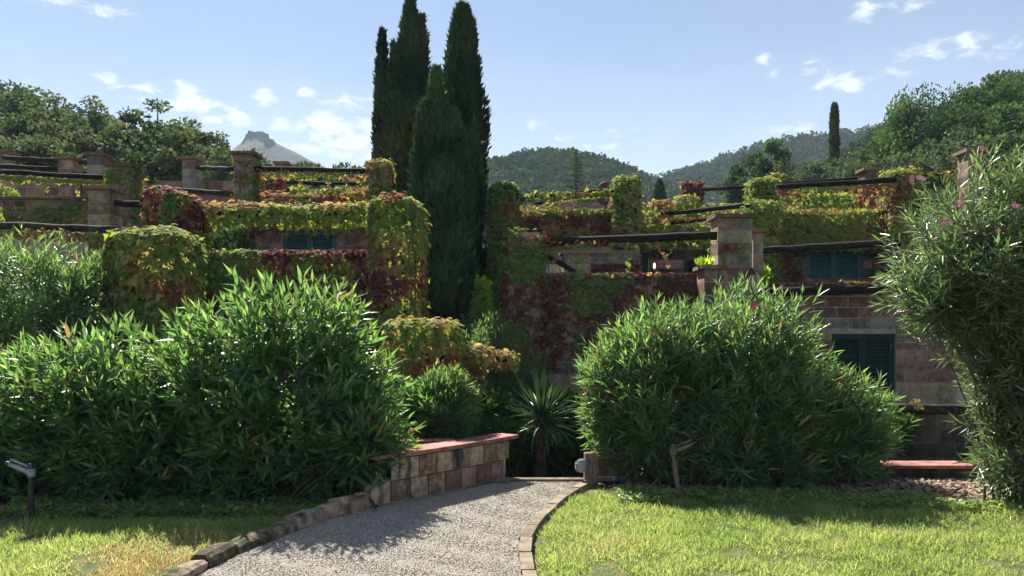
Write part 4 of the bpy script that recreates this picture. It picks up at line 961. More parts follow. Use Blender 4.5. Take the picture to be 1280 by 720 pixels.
masonry(pl, (X(955,16.7),16.7), (X(1150,16.7),16.7), Z(303,16.7), Z(268,16.7), wallname='core', courses=['pink','red','tan'])
# ---- right house, top storey
h3 = thing('terraced_house', 'highest storey of the right house with pale roof seen between creeper pillars', 'house', (X(900,24),24,3))
masonry(h3, (X(660,22),22), (X(1240,22),22), 1.5, Z(254,22), wallname='wall', courses=['pink','tan'], thick=3.0, zlow=Z(262,22))
# strip of house seen between the cypresses and the dark pillar
h4 = thing('terraced_house', 'slice of stone house with a teal shutter seen between the cypresses and the creeper pillar', 'house', (X(606,19),19,1))
Y4 = 18.6
masonry(h4, (X(585,Y4),Y4), (X(640,Y4),Y4), .8, Z(272,Y4), [(X(594,Y4)-X(585,Y4), X(614,Y4)-X(585,Y4), Z(322,Y4), Z(295,Y4))], courses=['pink','tan','red'])
shutter_window(h4, X(594,Y4)+.005, X(614,Y4)-.005, Z(322,Y4)+.005, Z(295,Y4)-.005, Y4+.04, 'shutter_teal', 1, .05)
put('ledge', boxmesh('ledge','cap_stone', X(583,Y4), X(642,Y4), Y4-.12, Y4+.3, Z(272,Y4)+.002, Z(269,Y4)), h4)

# ---- pillars on the right
pillar('tall banded stone pillar with a flat dark cap beside the black log rail', 897, 941, 272, 400, 13.0, .5, courses=('grey','grey','red','grey','tan'))
pillar('short wide capped stone pillar low in front of the tall banded pillar', 880, 923, 336, 400, 12.3, .5, courses=('pink','red','grey','pink'))
pillar('slim stone pillar close behind the tall banded pillar on its right', 941, 955, 290, 360, 14.3, .4, courses=('pink','grey'))
pillar('ragged stone pillar covered with crimson creeper at the corner of the terrace wall', 634, 676, 290, 480, 12.7, .55, cap=False, courses=('tan','grey','grey','pink'))
pillar('short capped stone pillar on the terrace below the teal shutter', 704, 739, 317, 360, 15.0, .5, courses=('tan','tan','grey','tan'))
pillar('dark creeper clad pillar right of the cypresses at the end of the railing', 615, 644, 232, 470, 16.3, .5, cap=False, blocks=False)
pillar('creeper clad pillar beside the rusty round dish', 771, 797, 225, 309, 16.3, .5, cap=False, blocks=False)
pillar('yellow green creeper pillar above another one near the middle right', 942, 972, 228, 262, 17.4, .5, cap=False, blocks=False)
pillar('tall lower creeper pillar in yellow green leaf near the middle right', 938, 969, 257, 375, 16.0, .5, cap=False, blocks=False)
pillar('orange edged creeper pillar at the right end of the long parapet', 1116, 1146, 216, 330, 16.2, .5, cap=False, blocks=False)
pillar('small back pillar with reddish leaves left of the long thin rail', 858, 876, 229, 272, 20, .4, cap=False, blocks=False)
pillar('tiny back pillar topped by creeper just right of the yellow green pillar', 967, 983, 220, 250, 20.5, .4, cap=False, blocks=False)
pillar('reddish stub pillar with bare stone under a cap left of the orange edged pillar', 1081, 1098, 213, 240, 19.5, .4, courses=('red','red'))
pillar('tall pillar with an orange lit top rising out of the right oleander', 1210, 1230, 190, 480, 14.0, .35, courses=('pink','red'))
pillar('low far pillar with reddish leaves behind the double rails', 680, 694, 254, 275, 20.5, .4, cap=False, blocks=False)
# ---- rails on the right
rail('thick black log rail running from the crimson creeper pillar to the tall banded pillar', P(668,303.5,13.5), P(897,294,12.7), .068)
rail('black log rail in front of the bright teal shutters', P(948,313,14.6), P(1125,303,14.3), .065)
rail('heavy black beam under the ledge above the lower right window', P(928,366,14.55), P(1205,359,14.55), .085)
rail('sloping dark handrail of the stair behind the crimson creeper pillar', P(670,312,14.2), P(722,342,13.8), .05)
rail('creeper hung rail between the dark pillar and the dish pillar', P(640,246,16.4), P(772,237,16.4), .05)
rail('thin back rail behind the creeper hung rail near the dish', P(668,254,20), P(770,243,20), .04)
rail('long dark rail passing behind the tall banded pillar top', P(826,268,17), P(940,256,16.2), .045)
rail('thin upper rail between the small back pillar and the yellow green pillar', P(876,237,20), P(944,233,20), .045)
rail('reddish slanting rail just above the cap of the tall banded pillar', P(838,279,17.0), P(945,268,16.6), .035)
rail('dark rail above the long yellow green parapet on the right', P(970,234,16.3), P(1120,225,16.1), .055)
rail('back rail reaching right toward the tall oleander', P(978,230,20.3), P(1230,212,20.3), .05)
rail('dark rail between the orange edged pillar and the right oleander', P(1146,257,16), P(1240,250,16), .06)
rail('pale slanting rail lit by the sun beside the right oleander', P(1146,246,17), P(1225,240,17), .035, mat='bench_wood')
rail('lower rail of the sliver of terrace by the cypresses', P(585,266,18), P(622,266,18), .045)
rail('upper rail of the sliver of terrace by the cypresses', P(585,257,18.2), P(622,257,18.2), .04)
# dish
t = thing('satellite_dish', 'rusty brown round dish on a pole beside the creeper pillar', 'dish', P(757,262,17.2))
ds = MB(); c = P(757,242,17.2); ax = Vector((-.35,-1,.25)).normalized(); u = ax.orthogonal().normalized(); v_ = ax.cross(u); u = Vector((1,-.35,0)).normalized(); v_ = ax.cross(u).normalized()
for k, (rr, dd) in enumerate(((0,.05),(.10,.04),(.18,.015),(.225,-.02),(.235,-.02),(.225,-.005))):
    for j in range(20): th = j*math.pi/10; ds.v.append(tuple(c - ax*dd + u*rr*math.cos(th)*.92 + v_*rr*1.18*math.sin(th)))
for k in range(5):
    for j in range(20): ds.f.append((k*20+j, k*20+(j+1)%20, (k+1)*20+(j+1)%20, (k+1)*20+j))
put('dish', ds.mesh('dish','rust_paint',True), t)
put('arm', MB().tube([c - v_*.2+ax*.03, c + ax*.22 - v_*.05], .012, 6).mesh('arm','pale_metal'), t)
put('bracket', MB().tube([c + Vector((.02,-.04,-.18)), c + Vector((0,-.05,.02))], [.03,.02], 6).mesh('bracket','pale_metal'), t)
put('pole', MB().tube([P(757,275,17.3), P(757,246,17.3)], .02, 8).mesh('pole','rust_paint'), t)
# low far house roof behind the terraces
t = thing('distant_house', 'pale roofed low house on the slope behind the middle pillars', 'house', (X(745,60),62,Z(275,60)))
put('wall', boxmesh('wall','plaster', X(655,60), X(850,60), 60.5, 66, Z(290,60), Z(262,60)), t)
rf = MB(); zr = Z(252,60); bi=0
rf.v += [(X(650,60),60,Z(262.5,60)),(X(856,60),60,Z(262.5,60)),(X(845,60),63.2,zr),(X(662,60),63.2,zr),(X(650,60),66.4,Z(262.5,60)),(X(856,60),66.4,Z(262.5,60))]
rf.f += [(0,1,2,3),(5,4,3,2),(0,3,4),(1,5,2)]; put('roof', rf.mesh('roof','roof_grey'), t)

# ---- low walls and terracotta bench at the right
Yl = 11.0
t = thing('low_wall', 'low dark water stained block wall under the black beam at the right', 'wall', (X(1160,Yl),Yl,0))
masonry(t, (X(1050,Yl),Yl), (X(1262,Yl),Yl), -.6, Z(518,Yl), wallname='core', courses=['damp'], mortar='mortar_damp_shade', mixk=0, bw=.40, zlow=-.4)
rail('black beam lying on top of the low stained wall at the right', (X(1085,Yl),Yl+.05,Z(512,Yl)), (X(1235,Yl),Yl+.05,Z(512,Yl)), .075)
t = thing('low_wall', 'knee high dark wall with a thin terracotta top at the edge of the mulch bed', 'wall', (X(1180,8.85),8.85,0))
masonry(t, (X(1085,8.9),8.9), (X(1262,8.9),8.9), -.1, Z(585.5,8.85), wallname='core', courses=['damp'], mortar='mortar_damp_shade', mixk=0, bw=.40, thick=.25, zlow=-.02)
x = X(1083,8.85)
while x < X(1255,8.85): put('tile', boxmesh('tile','terracotta', x+.002, x+.298, 8.82, 9.17, Z(585.5,8.85)+.001, Z(585.5,8.85)+.036), t); x += .30
t = thing('low_wall', 'short block wall with a terracotta tile top behind the wooden post', 'wall', (X(765,8.75),8.8,0))
masonry(t, (X(744,8.72),8.72), (X(800,8.72),8.72), -.9, Z(573,8.72), wallname='core', courses=['tan','grey'], bw=.4, thick=.3)
for k in range(3): put('tile', boxmesh('tile','terracotta', X(742,8.7)+k*.2+.002, X(742,8.7)+k*.2+.198, 8.66, 9.05, Z(573,8.72)+.001, Z(573,8.72)+.035), t)
t = thing('wooden_post', 'short weathered wooden post at the right end of the path beside the lamp', 'post', (X(739,8.5),8.55,-.1))
mb = MB(); n_=5; x0,x1 = X(731,8.5),X(747,8.5); zt_ = Z(567,8.5)
for zz in (-.9, -.1, .1, zt_-.01, zt_):
    for (a,b) in ((x0,8.5),(x1,8.5),(x1,8.63),(x0,8.63)): e = .006 if zz == zt_ else 0; mb.v.append((a+random.uniform(-.004,.004)+(e if a==x0 else -e), b+(e if b==8.5 else -e), zz))
for q in range(4):
    for j in range(4): mb.f.append((q*4+j, q*4+(j+1)%4, (q+1)*4+(j+1)%4, (q+1)*4+j))
mb.f.append((16,17,18,19)); put('post', mb.mesh('post','old_wood'), t)
t = thing('bulkhead_lamp', 'small white caged bulkhead lamp fixed to the wooden post', 'lamp', P(726,582,8.5))
c = P(727,582,8.52)
mb = MB(); mb.tube([c+Vector((.045,0,0)), c+Vector((-.005,0,0)), c+Vector((-.04,0,0)), c+Vector((-.058,0,0))],[.066,.066,.055,.024],14); 
for i, v in enumerate(mb.v): mb.v[i] = (v[0], c.y+(v[1]-c.y)*.8, c.z+(v[2]-c.z)*1.05)
put('globe', mb.mesh('globe','white_plastic',True), t)
mb = MB()
for th in range(6):
    a = th*math.pi/6; o = Vector((0,math.cos(a)*.058,math.sin(a)*.073)); mb.tube([c+o+Vector((.04,0,0)), c+o*.98+Vector((-.02,0,0)), c+o*.6+Vector((-.065,0,0)), c-o*.6+Vector((-.065,0,0)), c-o*.98+Vector((-.02,0,0)), c-o+Vector((.04,0,0))], .004, 4)
put('cage', mb.mesh('cage','pale_metal'), t)

# ============================================================ LEFT COMPLEX
hL = thing('terraced_house', 'lower storey of the left stone house under the creeper parapet', 'house', (X(350,13),13,0))
masonry(hL, (X(225,13),13), (X(470,13),13), .0, Z(312,13), [(X(375,13)-X(225,13), X(432,13)-X(225,13), Z(420,13), Z(374,13))], courses=['pink','red','tan'], urange=(1.4,3.2), zlow=.8)
wq = put('window', boxmesh('window','dark_glass', X(375,13)+.01, X(432,13)-.01, 13.1, 13.12, Z(420,13), Z(374,13)-.005), hL, 'dark window just above the left oleander')
put('frame', MB().quadbox(X(375,13),X(432,13),13.05,13.09,Z(374,13)-.06,Z(374,13)-.004).quadbox(X(402,13),X(405,13),13.05,13.09,Z(420,13),Z(374,13)-.062).mesh('frame','shutter_dark'), wq)
put('terrace_floor', boxmesh('terrace_floor','plaster', X(225,13)+.02, X(470,13), 13.32, 16.4, Z(345,13)-.2, Z(345,13)), hL)
hM = thing('terraced_house', 'upper storey of the left stone house with teal shutters seen through the creeper', 'house', (X(370,16.5),16.5,2.6))
YM = 16.5; M0, M1 = (X(225,YM),YM), (X(500,YM),YM)
om = [(X(353,YM)-M0[0], X(421,YM)-M0[0], Z(332,YM), Z(287,YM))]
masonry(hM, M0, M1, Z(345,13)-.1, Z(246,YM), om, courses=['pink','red','pink','red'], zlow=Z(335,YM), urange=(.3,3.9))
shutter_window(hM, X(353,YM)+.005, X(421,YM)-.005, Z(332,YM)+.005, Z(287,YM)-.005, YM+.05, 'shutter_teal', 2, .05, label='teal louvred shutters framed by the creeper band')
hN = thing('terraced_house', 'brick storey at the far left behind the terrace rails', 'house', (X(50,18),18,3))
masonry(hN, (X(-70,17.5),17.5), (X(140,17.5),17.5), 1.5, Z(222,17.5), courses=['pink','red','red','grey'], zlow=Z(252,17.5), bw=.4)
t = thing('parapet_wall', 'bare brick wall section between two black rails left of the leafy capped pillar', 'wall', (X(265,17),17,3))
masonry(t, (X(160,17.6),17.6), (X(300,17.6),17.6), 2.5, Z(226,17.6), courses=['pink','red','tan'], wallname='core', zlow=Z(262,17.6))
t = thing('parapet_wall', 'creeper covered wall with a dark coping at the far left above the lower creeper rail', 'wall', (X(40,13.6),13.6,1))
masonry(t, (X(-90,13.6),13.6), (X(112,13.6),13.6), .5, Z(250,13.6), courses=['red','pink'], wallname='core', zlow=Z(282,13.6))
put('coping', boxmesh('coping','cap_stone', X(-92,13.6), X(112,13.6), 13.55, 13.92, Z(250,13.6)+.002, Z(246.5,13.6)), t)
h5 = thing('terraced_house', 'shaded lower storey at the far left behind the pale oleander with pinkish stone', 'house', (X(70,13.3),13.3,0))
masonry(h5, (X(-90,13.9),13.9), (X(190,13.9),13.9), 0, Z(287,13.9), [(X(60,13.9)-X(-90,13.9), X(78,13.9)-X(-90,13.9), Z(330,13.9), Z(290,13.9))], courses=['pink','red'], urange=(1.2,3.9), zlow=Z(330,13.9))
put('window', boxmesh('window','dark_glass', X(60,13.9), X(78,13.9), 14.0, 14.03, Z(330,13.9), Z(290,13.9)-.01), h5)
# pillars on the left
pillar('capped brick pillar standing at the end of the creeper wall on the far left', 109, 137, 237, 330, 13.0, .45, courses=('pink','red','pink','tan'))
pillar('capped brick pillar left of the taller one behind the upper creeper rail', 71, 91, 199, 250, 17.0, .4, courses=('pink','red','grey'))
pillar('stone pillar with a cap behind the joint of the two far left rails', 108, 127, 194, 250, 17.0, .4, courses=('grey','pink'))
pillar('broad pillar half covered with green creeper right of the far left rails', 135, 163, 208, 290, 15.0, .5, courses=('tan','pink','grey'))
pillar('stone pillar in shade close behind the red creeper column', 163, 178, 224, 285, 16.0, .45, courses=('grey','pink'))
pillar('bare capped pillar between the hillside trees and the double black rails', 227, 244, 199, 262, 17.3, .4, courses=('grey','red','grey'))
pillar('tall leafy pillar with a dark cap below the mountain', 291, 315, 193, 262, 15.9, .45, courses=('grey','tan','grey','pink'))
pillar('creeper wrapped pillar next to the cypresses at the end of the upper left rail', 460, 486, 202, 262, 15.9, .45, cap=False, courses=('grey','tan'))
pillar('dark capped pillar stub behind the upper left rail', 344, 358, 205, 245, 19, .4, courses=('red','grey'))
pillar('pillar cut by the left edge of the photo above the rails', -12, 7, 190, 235, 18, .4, courses=('red','grey'))
pillar('small leafy pillar behind the creeper wrapped one near the cypresses', 449, 459, 219, 245, 18.5, .35, cap=False, courses=('red','tan'))
# rails on the left
rail('upper black rail between the two brick pillars at the far left', P(5,197,17.6), P(72,201,17.4), .05)
rail('lower black rail between the two brick pillars at the far left', P(0,208,17.6), P(72,211,17.4), .05)
rail('black rail joining the far left capped pillars near their tops', P(88,202,17.3), P(110,203,17.3), .05)
rail('dark rail hung with yellow leaves crossing in front of the far left pillars', P(-10,214,15.5), P(136,222,15.3), .05)
rail('heavy rail with hanging leaves low at the far left above the pale oleander', P(-20,281,12.6), P(145,288,12.2), .06)
rail('short black rail from the capped brick pillar to the red creeper column', P(136,254,13.2), P(188,256,13.2), .055)
rail('small sloping handrail under the upper creeper rail at the far left', P(101,226,16.2), P(114,236,15.9), .04)
rail('upper black rail left of the leafy pillar below the mountain', P(244,209.5,17.4), P(292,211,16.2), .045)
rail('lower black rail left of the leafy pillar below the mountain', P(176,233,17.0), P(292,243,16.0), .05)
rail('creeper hung rail from the leafy capped pillar to the cypresses', P(315,211,16.1), P(462,214,16.1), .055)
rail('black back rail seen under the creeper hung rail', P(356,228,19), P(450,230,19), .045)
rail('thin dark coping rail behind the upper left parapet', P(240,239,18.5), P(460,238,18.5), .035)
rail('log rail buried in the long creeper band above the teal shutters', P(235,268,12.9), P(470,270,12.9), .07)

# ============================================================ CREEPERS
G1 = 'virginia creeper columns on the left'
creeper('rounded creeper column in green and bronze between the left oleanders', [(X(139,10.4),X(234,10.4),10.1,11.1,1.0,Z(284,10.1),.30)], .135, 330, tone_mix([(.45,.20),(.68,.34),(.80,.50),(.92,.66),(2,.82)],1.6,2,vert=.22), 300, G1, tmpl=IVY)
creeper('deep red creeper column with two rounded tops behind the bronze one', [(X(184,12.5),X(222,12.5),12.3,12.9,1.2,Z(232,12.3),.22),(X(205,12.5),X(240,12.5),12.35,12.9,1.2,Z(238,12.3),.2),(X(216,12.5),X(250,12.5),12.4,12.9,1.2,Z(262,12.4),.15)], .125, 330, tone_mix([(.24,.10),(.40,.26),(.52,.78),(2,1.0)],1.5,5,vert=.05), 120, G1, tmpl=IVY)
creeper('broad rounded creeper column right of the long creeper band, beside the cypresses', [(X(463,12.4),X(525,12.4),12.1,13.1,.6,Z(241,12.1),.33)], .125, 330, tone_mix([(.40,.20),(.62,.34),(.74,.52),(.86,.78),(2,.95)],1.1,9,vert=.18), 200, G1, tmpl=IVY)
t_band = tone_mix([(.45,.22),(.70,.36),(.86,.5),(2,.70)],1.6,3,vert=.38)
creeper('long hanging creeper band above the gap with the teal shutters', [(X(238,12.8),X(470,12.8),12.6,13.1,Z(276,12.8),Z(256,12.6),.13)], .12, 360, t_band, 0, G1, tmpl=IVY)
creeper('long creeper parapet below the teal shutters in green and crimson', [(X(236,12.6),X(470,12.6),12.55,13.3,.9,Z(315,12.6),.18)], .12, 300, tone_mix([(.30,.14),(.47,.30),(.56,.72),(2,.97)],.8,14,vert=.10), 120, G1, tmpl=IVY)
creeper('low square creeper pillar right of the big left oleander', [(X(488,9.9),X(569,9.9),9.7,10.5,.35,Z(403,9.7),.09)], .12, 330, tone_mix([(.38,.26),(.58,.42),(.74,.62),(2,.78)],1.6,4,vert=.15), 220, G1, tmpl=IVY,
        mask=lambda p: 1 if p[2] > .95 + .3*noise.noise(Vector(p)*2) else .35)
creeper('bronze creeper garland bridging from the low pillar to the house wall', [(X(566,10.6),X(612,10.6),10.4,10.8,Z(456,10.6),Z(434,10.4),.14),(X(605,10.9),X(642,10.9),10.8,11.1,Z(458,10.9),Z(441,10.8),.11)], .12, 420, tone_mix([(.30,.36),(.6,.55),(.8,.66),(2,.78)],1.6,4,vert=.1), 90, G1, tmpl=IVY)
vine_along('thin green strands hanging down from the bronze garland', P(589,452,10.5), P(600,455,10.5), 60, .08, .05, .3, .08, tone_mix(GREENISH), G1, dangle=4)
rail('dark timber inside the bronze creeper garland', P(560,446,10.7), P(645,450,11.2), .05)
# upper left terrace
creeper('dull creeper covering the upper left parapet between the two leafy pillars', [cbox(313,462,240,292,16.3,.3,.08)], .11, 200, tone_mix([(.30,.15),(.48,.3),(.6,.66),(2,.85)],1.4,21), 0)
creeper('creeper twisting up the tall leafy pillar below the mountain', [cbox(291,315,200,262,15.9,.45,.06,.02)], .10, 240, tone_mix(MIXED,1.5,3), 0, mask=lambda p: 1 if noise.noise(Vector((p[0]*1.5+p[2]*2.2,p[1],p[2]*4)))+(.5 if p[0] > X(311,15.9) else 0) > 0 else .08)
creeper('bronze creeper wrapping the end pillar next to the cypresses', [cbox(459,487,200,262,15.9,.45,.08,.04)], .10, 300, tone_mix([(.35,.3),(.55,.5),(.7,.66),(2,.85)],1.5,7), 0, mask=lambda p: .25 if (p[2] < Z(215,15.9) and noise.noise(Vector(p)*2.2) < -.05) else 1)
creeper('small rounded crimson creeper clump behind the upper left rail', [cbox(333,350,219,240,17.5,.35,.12)], .10, 380, tone_mix(REDDISH), 0)
vine_along('yellow lit creeper hanging under the rail between the two leafy pillars', P(315,214,16.1), P(462,216,16.1), 150, .09, .06, .16, .08, tone_mix([(.4,.36),(.6,.55),(2,.72)],2), dangle=3)
vine_along('yellow tufts of creeper on top of the upper left parapet', P(360,237,16.2), P(462,237,16.2), 70, .10, .10, .05, .08, tone_mix(YELLOWISH,2))
vine_along('leafy tips on the small pillar behind the end pillar', P(449,222,18.4), P(460,240,18.4), 120, .10, .08, .1, .1)
# far left
vine_along('yellow and green creeper fringe hanging from the upper far left rail', P(-10,218,15.4), P(140,226,15.2), 140, .09, .03, .13, .07, tone_mix([(.5,.28),(.7,.45),(2,.6)],2), dangle=4)
vine_along('orange tinged creeper fringe under the low rail at the far left', P(-20,287,12.5), P(145,293,12.1), 150, .09, .05, .14, .08, tone_mix([(.4,.40),(.6,.58),(2,.74)],2), dangle=5)
creeper('green creeper spreading over the far left parapet wall', [cbox(-90,108,252,280,13.6,.2,.03,.03)], .11, 230, tone_mix([(.62,.14),(.8,.26),(2,.6)],1.6,2), 0, mask=lambda p: 1 if noise.noise(Vector(p)*1.3) > -.12 else .12)
creeper('green creeper over the broad pillar right of the far left rails', [cbox(134,164,210,290,15.0,.5,.05,.02)], .10, 230, tone_mix([(.6,.14),(.75,.34),(2,.6)],1.6,2), 0, mask=lambda p: 1 if noise.noise(Vector(p)*1.6) > -.05 or p[0] > X(158,15) else .15)
vine_along('yellow leaf tuft on the corner of the broad creeper pillar', P(137,206,15), P(136,232,15), 110, .10, .08, .10, .10, tone_mix(YELLOWISH))
vine_along('yellow leaf tuft cut by the left edge above the low rail', P(-8,262,12.8), P(4,270,12.8), 160, .10, .12, .1, .1, tone_mix(YELLOWISH))
vine_along('arching creeper shoot at the left edge beside the brick wall', P(-6,228,14.6), P(24,245,14.2), 90, .09, .07, .07, .07, tone_mix(GREENISH))
# right, lower terrace wall: patchy crimson creeper
def wall_mask(p):
    px = 640+p[0]/p[1]*F; py = HOR-(p[2]-EYE)/p[1]*F
    v = .5 + 1.0*noise.fractal(Vector((p[0]*1.5,p[1],p[2]*1.9)),1,2,3)
    cover = np.interp(py, [345,372,392,415,450,480], [1.35,1.3,1.05,.80,.55,.0]); cover *= np.interp(px, [640,720,760,830,880], [1.0,1.0,.85,.8,.8])
    return 1.0 if v < cover*1.05 else .05*cover
def wall_tone(p, n):
    v = noise.fractal(Vector((p[0]*1.1+4,p[1],p[2]*1.3)),1,2,3)
    if v > .16: return random.uniform(.06,.26)
    if v > .08: return random.choice([.2,.9])
    return random.uniform(.86,1.0) if random.random() < .86 else random.uniform(.5,.75)
creeper('patchy crimson and green creeper over the wall left of the short capped pillar', [cbox(676,882,345,478,13.0,.12,.03,.03)], .105, 300, wall_tone, 0, mask=wall_mask, stems=26)
creeper('crimson creeper with bare patches on the corner pillar of the terrace wall', [cbox(633,678,287,470,12.7,.55,.06,.03)], .105, 260, wall_tone, 0, mask=lambda p: wall_mask((p[0],p[1],max(p[2],Z(385,12.7)))) if noise.noise(Vector(p)*1.9+Vector((9,0,0))) > -.42 else .12, stems=12)
vine_along('pinkish creeper tips along the top of the crimson wall', P(690,343,12.95), P(880,343,12.95), 60, .085, .05, .05, .07, tone_mix(REDDISH,2))
vine_along('creeper tendrils dangling from the thick black log rail', P(690,308,13.3), P(895,300,12.7), 30, .07, .03, .07, .06, tone_mix([(.6,.2),(.8,.4),(2,.8)],2), dangle=7)
vine_along('crimson creeper strand along the left half of the thick log rail', P(672,304,13.4), P(760,300,13.1), 55, .07, .04, .05, .07, tone_mix([(.3,.3),(.5,.7),(2,.95)],2))
vine_along('red creeper runner climbing the face of the tall banded pillar', P(900,345,12.95), P(909,300,12.95), 80, .085, .05, .10, .04, tone_mix(REDDISH,2))
vine_along('green creeper strand across the top of the tall banded pillar', P(903,280,12.95), P(933,322,12.93), 26, .07, .05, .06, .03, tone_mix(GREENISH,2))
vine_along('red leaf tuft at the foot of the tall banded pillar', P(936,336,12.9), P(944,340,12.9), 200, .08, .06, .06, .05, tone_mix([(2,.93)]))
vine_along('second red leaf tuft low beside the short capped pillar', P(934,372,12.9), P(946,376,12.9), 200, .08, .06, .06, .05, tone_mix([(2,.93)]))
# right, set-back storey
dk = tone_mix([(.36,.12),(.46,.26),(.56,.72),(2,.97)],1.0,31)
creeper('dark creeper with green patches over the parapet below the dish', [cbox(640,775,264,306,16.8,.35,.08)], .11, 260, dk, 0)
creeper('dark red and green creeper mass on the pillar right of the cypresses', [cbox(613,646,229,300,16.3,.5,.20,.08)], .12, 330, dk, 0)
creeper('green creeper trailing down the lower part of the pillar right of the cypresses', [cbox(612,636,292,415,16.0,.4,.10)], .11, 300, tone_mix([(.7,.12),(.85,.3),(2,.7)],1.2,8), 0)
creeper('green and bronze creeper on the pillar beside the rusty dish', [cbox(769,799,221,300,16.3,.5,.12,.06)], .11, 320, tone_mix([(.36,.20),(.55,.36),(.68,.6),(2,.86)],1.5,12), 0)
creeper('hanging creeper on the wall below the dish pillar', [cbox(752,800,300,350,16.9,.2,.05,.04)], .11, 200, tone_mix([(.36,.16),(.5,.36),(2,.85)],1.5,17), 0, mask=lambda p: 1 if noise.noise(Vector(p)*1.2) > .0 else .1)
creeper('golden creeper spilling from the dish pillar toward the dark stub', [(X(795,16.9),X(818,16.9),16.7,17.1,Z(290,16.9),Z(250,16.9),.15),(X(812,17.2),X(838,17.2),17.0,17.4,Z(288,17.2),Z(252,17.2),.12)], .11, 300, tone_mix([(.4,.38),(.6,.6),(2,.8)],1.6,6), 0,
        mask=lambda p: 1 if HOR-(p[2]-EYE)/p[1]*F > 248+(640+p[0]/p[1]*F-795)*.55 or p[0] > X(814,17.1) else 0)
creeper('creeper strip with yellow edge along the slanting parapet', [cbox(798,870,284,303,16.7,.3,.07),cbox(866,938,280,299,16.6,.3,.07)], .11, 300, tone_mix([(.45,.24),(.65,.42),(2,.66)],1.6,6,vert=.2), 0)
yg = tone_mix([(.50,.25),(.74,.35),(.86,.48),(.94,.62),(2,.75)],1.3,40,vert=.12)
creeper('yellow green creeper over the long right parapet', [cbox(966,1125,264,309,16.6,.4,.08)], .11, 300, yg, 0, stems=10)
creeper('yellow green creeper on the upper of the two stacked pillars', [cbox(940,974,223,262,17.4,.5,.12,.08)], .11, 330, yg, 0)
creeper('yellow green creeper on the lower of the two stacked pillars', [cbox(936,971,252,352,16.0,.5,.12,.08)], .11, 330, yg, 0)
creeper('red and green leaves on the wall left of the bright teal shutters', [cbox(966,1000,312,352,16.95,.1,.03,.03)], .11, 240, tone_mix(MIXED,1.4), 0)
creeper('orange edged creeper on the pillar at the right end of the long parapet', [cbox(1112,1149,212,300,16.2,.5,.14,.08)], .11, 330, tone_mix([(.38,.24),(.52,.42),(.68,.62),(2,.82)],1.3,44), 0)
creeper('reddish leaves on the small back pillar left of the thin rail', [cbox(856,878,227,258,20,.4,.10)], .11, 300, tone_mix(REDDISH,1.4), 0)
creeper('small round yellow green creeper ball above the slanting rail', [cbox(847,872,244,264,18.5,.45,.16)], .10, 380, yg, 0)
creeper('green creeper strip behind the slanting rail in the middle', [cbox(824,868,268,282,18.2,.3,.06),cbox(880,940,256,266,18.6,.3,.06)], .10, 260, tone_mix(GREENISH,1.4), 0)
creeper('dark green creeper on the tiny back pillar', [cbox(964,984,217,250,20.5,.4,.12)], .11, 320, tone_mix([(.5,.14),(.7,.34),(2,.7)],1.4), 0)
creeper('green creeper hedge behind the rail over the long parapet', [cbox(975,1088,243,262,18.6,.4,.1)], .11, 260, tone_mix([(.6,.16),(.8,.36),(2,.6)],1.4), 0)
creeper('yellow and red creeper clump behind the orange edged pillar', [cbox(1083,1118,226,256,18.0,.4,.14)], .11, 320, tone_mix([(.35,.34),(.5,.6),(2,.85)],1.4,2), 0, mask=lambda p: 1 if noise.noise(Vector(p)*2.4) > -.15 else .1)
vine_along('yellow and orange fringe hanging from the rail above the long parapet', P(972,238,16.3), P(1118,230,16.1), 130, .10, .05, .15, .08, tone_mix([(.35,.34),(.55,.55),(2,.78)],2.2), dangle=4)
vine_along('creeper garland on the rail between the dark pillar and the dish', P(650,246,16.3), P(770,238,16.3), 120, .10, .10, .10, .08, tone_mix([(.4,.30),(.6,.48),(2,.75)],2))
vine_along('loose golden creeper behind the garland near the dark pillar', P(648,262,17.5), P(700,266,17.5), 240, .10, .20, .1, .12, tone_mix([(.4,.32),(.6,.42),(2,.6)],2))
vine_along('creeper on the thin back rail near the dish', P(676,255,19.9), P(755,245,19.9), 80, .10, .06, .08, .08, tone_mix(YELLOWISH,2))
vine_along('yellow green creeper edge along the top of the parapet below the dish', P(650,266,16.7), P(772,263,16.7), 130, .10, .10, .04, .10, tone_mix([(.55,.30),(.75,.44),(2,.6)],2))
vine_along('orange creeper tips along the top of the long right parapet', P(972,263,16.5), P(1118,261,16.5), 60, .08, .04, .04, .10, tone_mix([(.4,.5),(2,.7)],2))
vine_along('reddish leaves on the slanting rails behind the tall banded pillar', P(838,276,17), P(940,264,16.5), 60, .08, .05, .05, .06, tone_mix([(.4,.5),(2,.85)],2))
vine_along('red leaf tuft on the far low pillar behind the double rails', P(680,252,20.3), P(694,258,20.3), 200, .11, .12, .2, .12, tone_mix([(.4,.55),(2,.85)],2))
vine_along('creeper leaves on the back rail near the right oleander', P(1100,222,20.2), P(1200,213,20.2), 60, .10, .06, .12, .08, tone_mix(YELLOWISH,2))
vine_along('fallen orange leaves on the ledge above the lower right window', P(956,354,14.75), P(1120,352,14.75), 110, .07, .04, .01, .12, tone_mix([(.4,.55),(.6,.7),(2,.85)],2.5))
vine_along('little weeds with yellow leaves on the black beam by the low wall', P(1128,506,11.0), P(1150,505,11.0), 30, .08, .06, .02, .05, tone_mix([(.6,.4),(2,.62)],2.5))

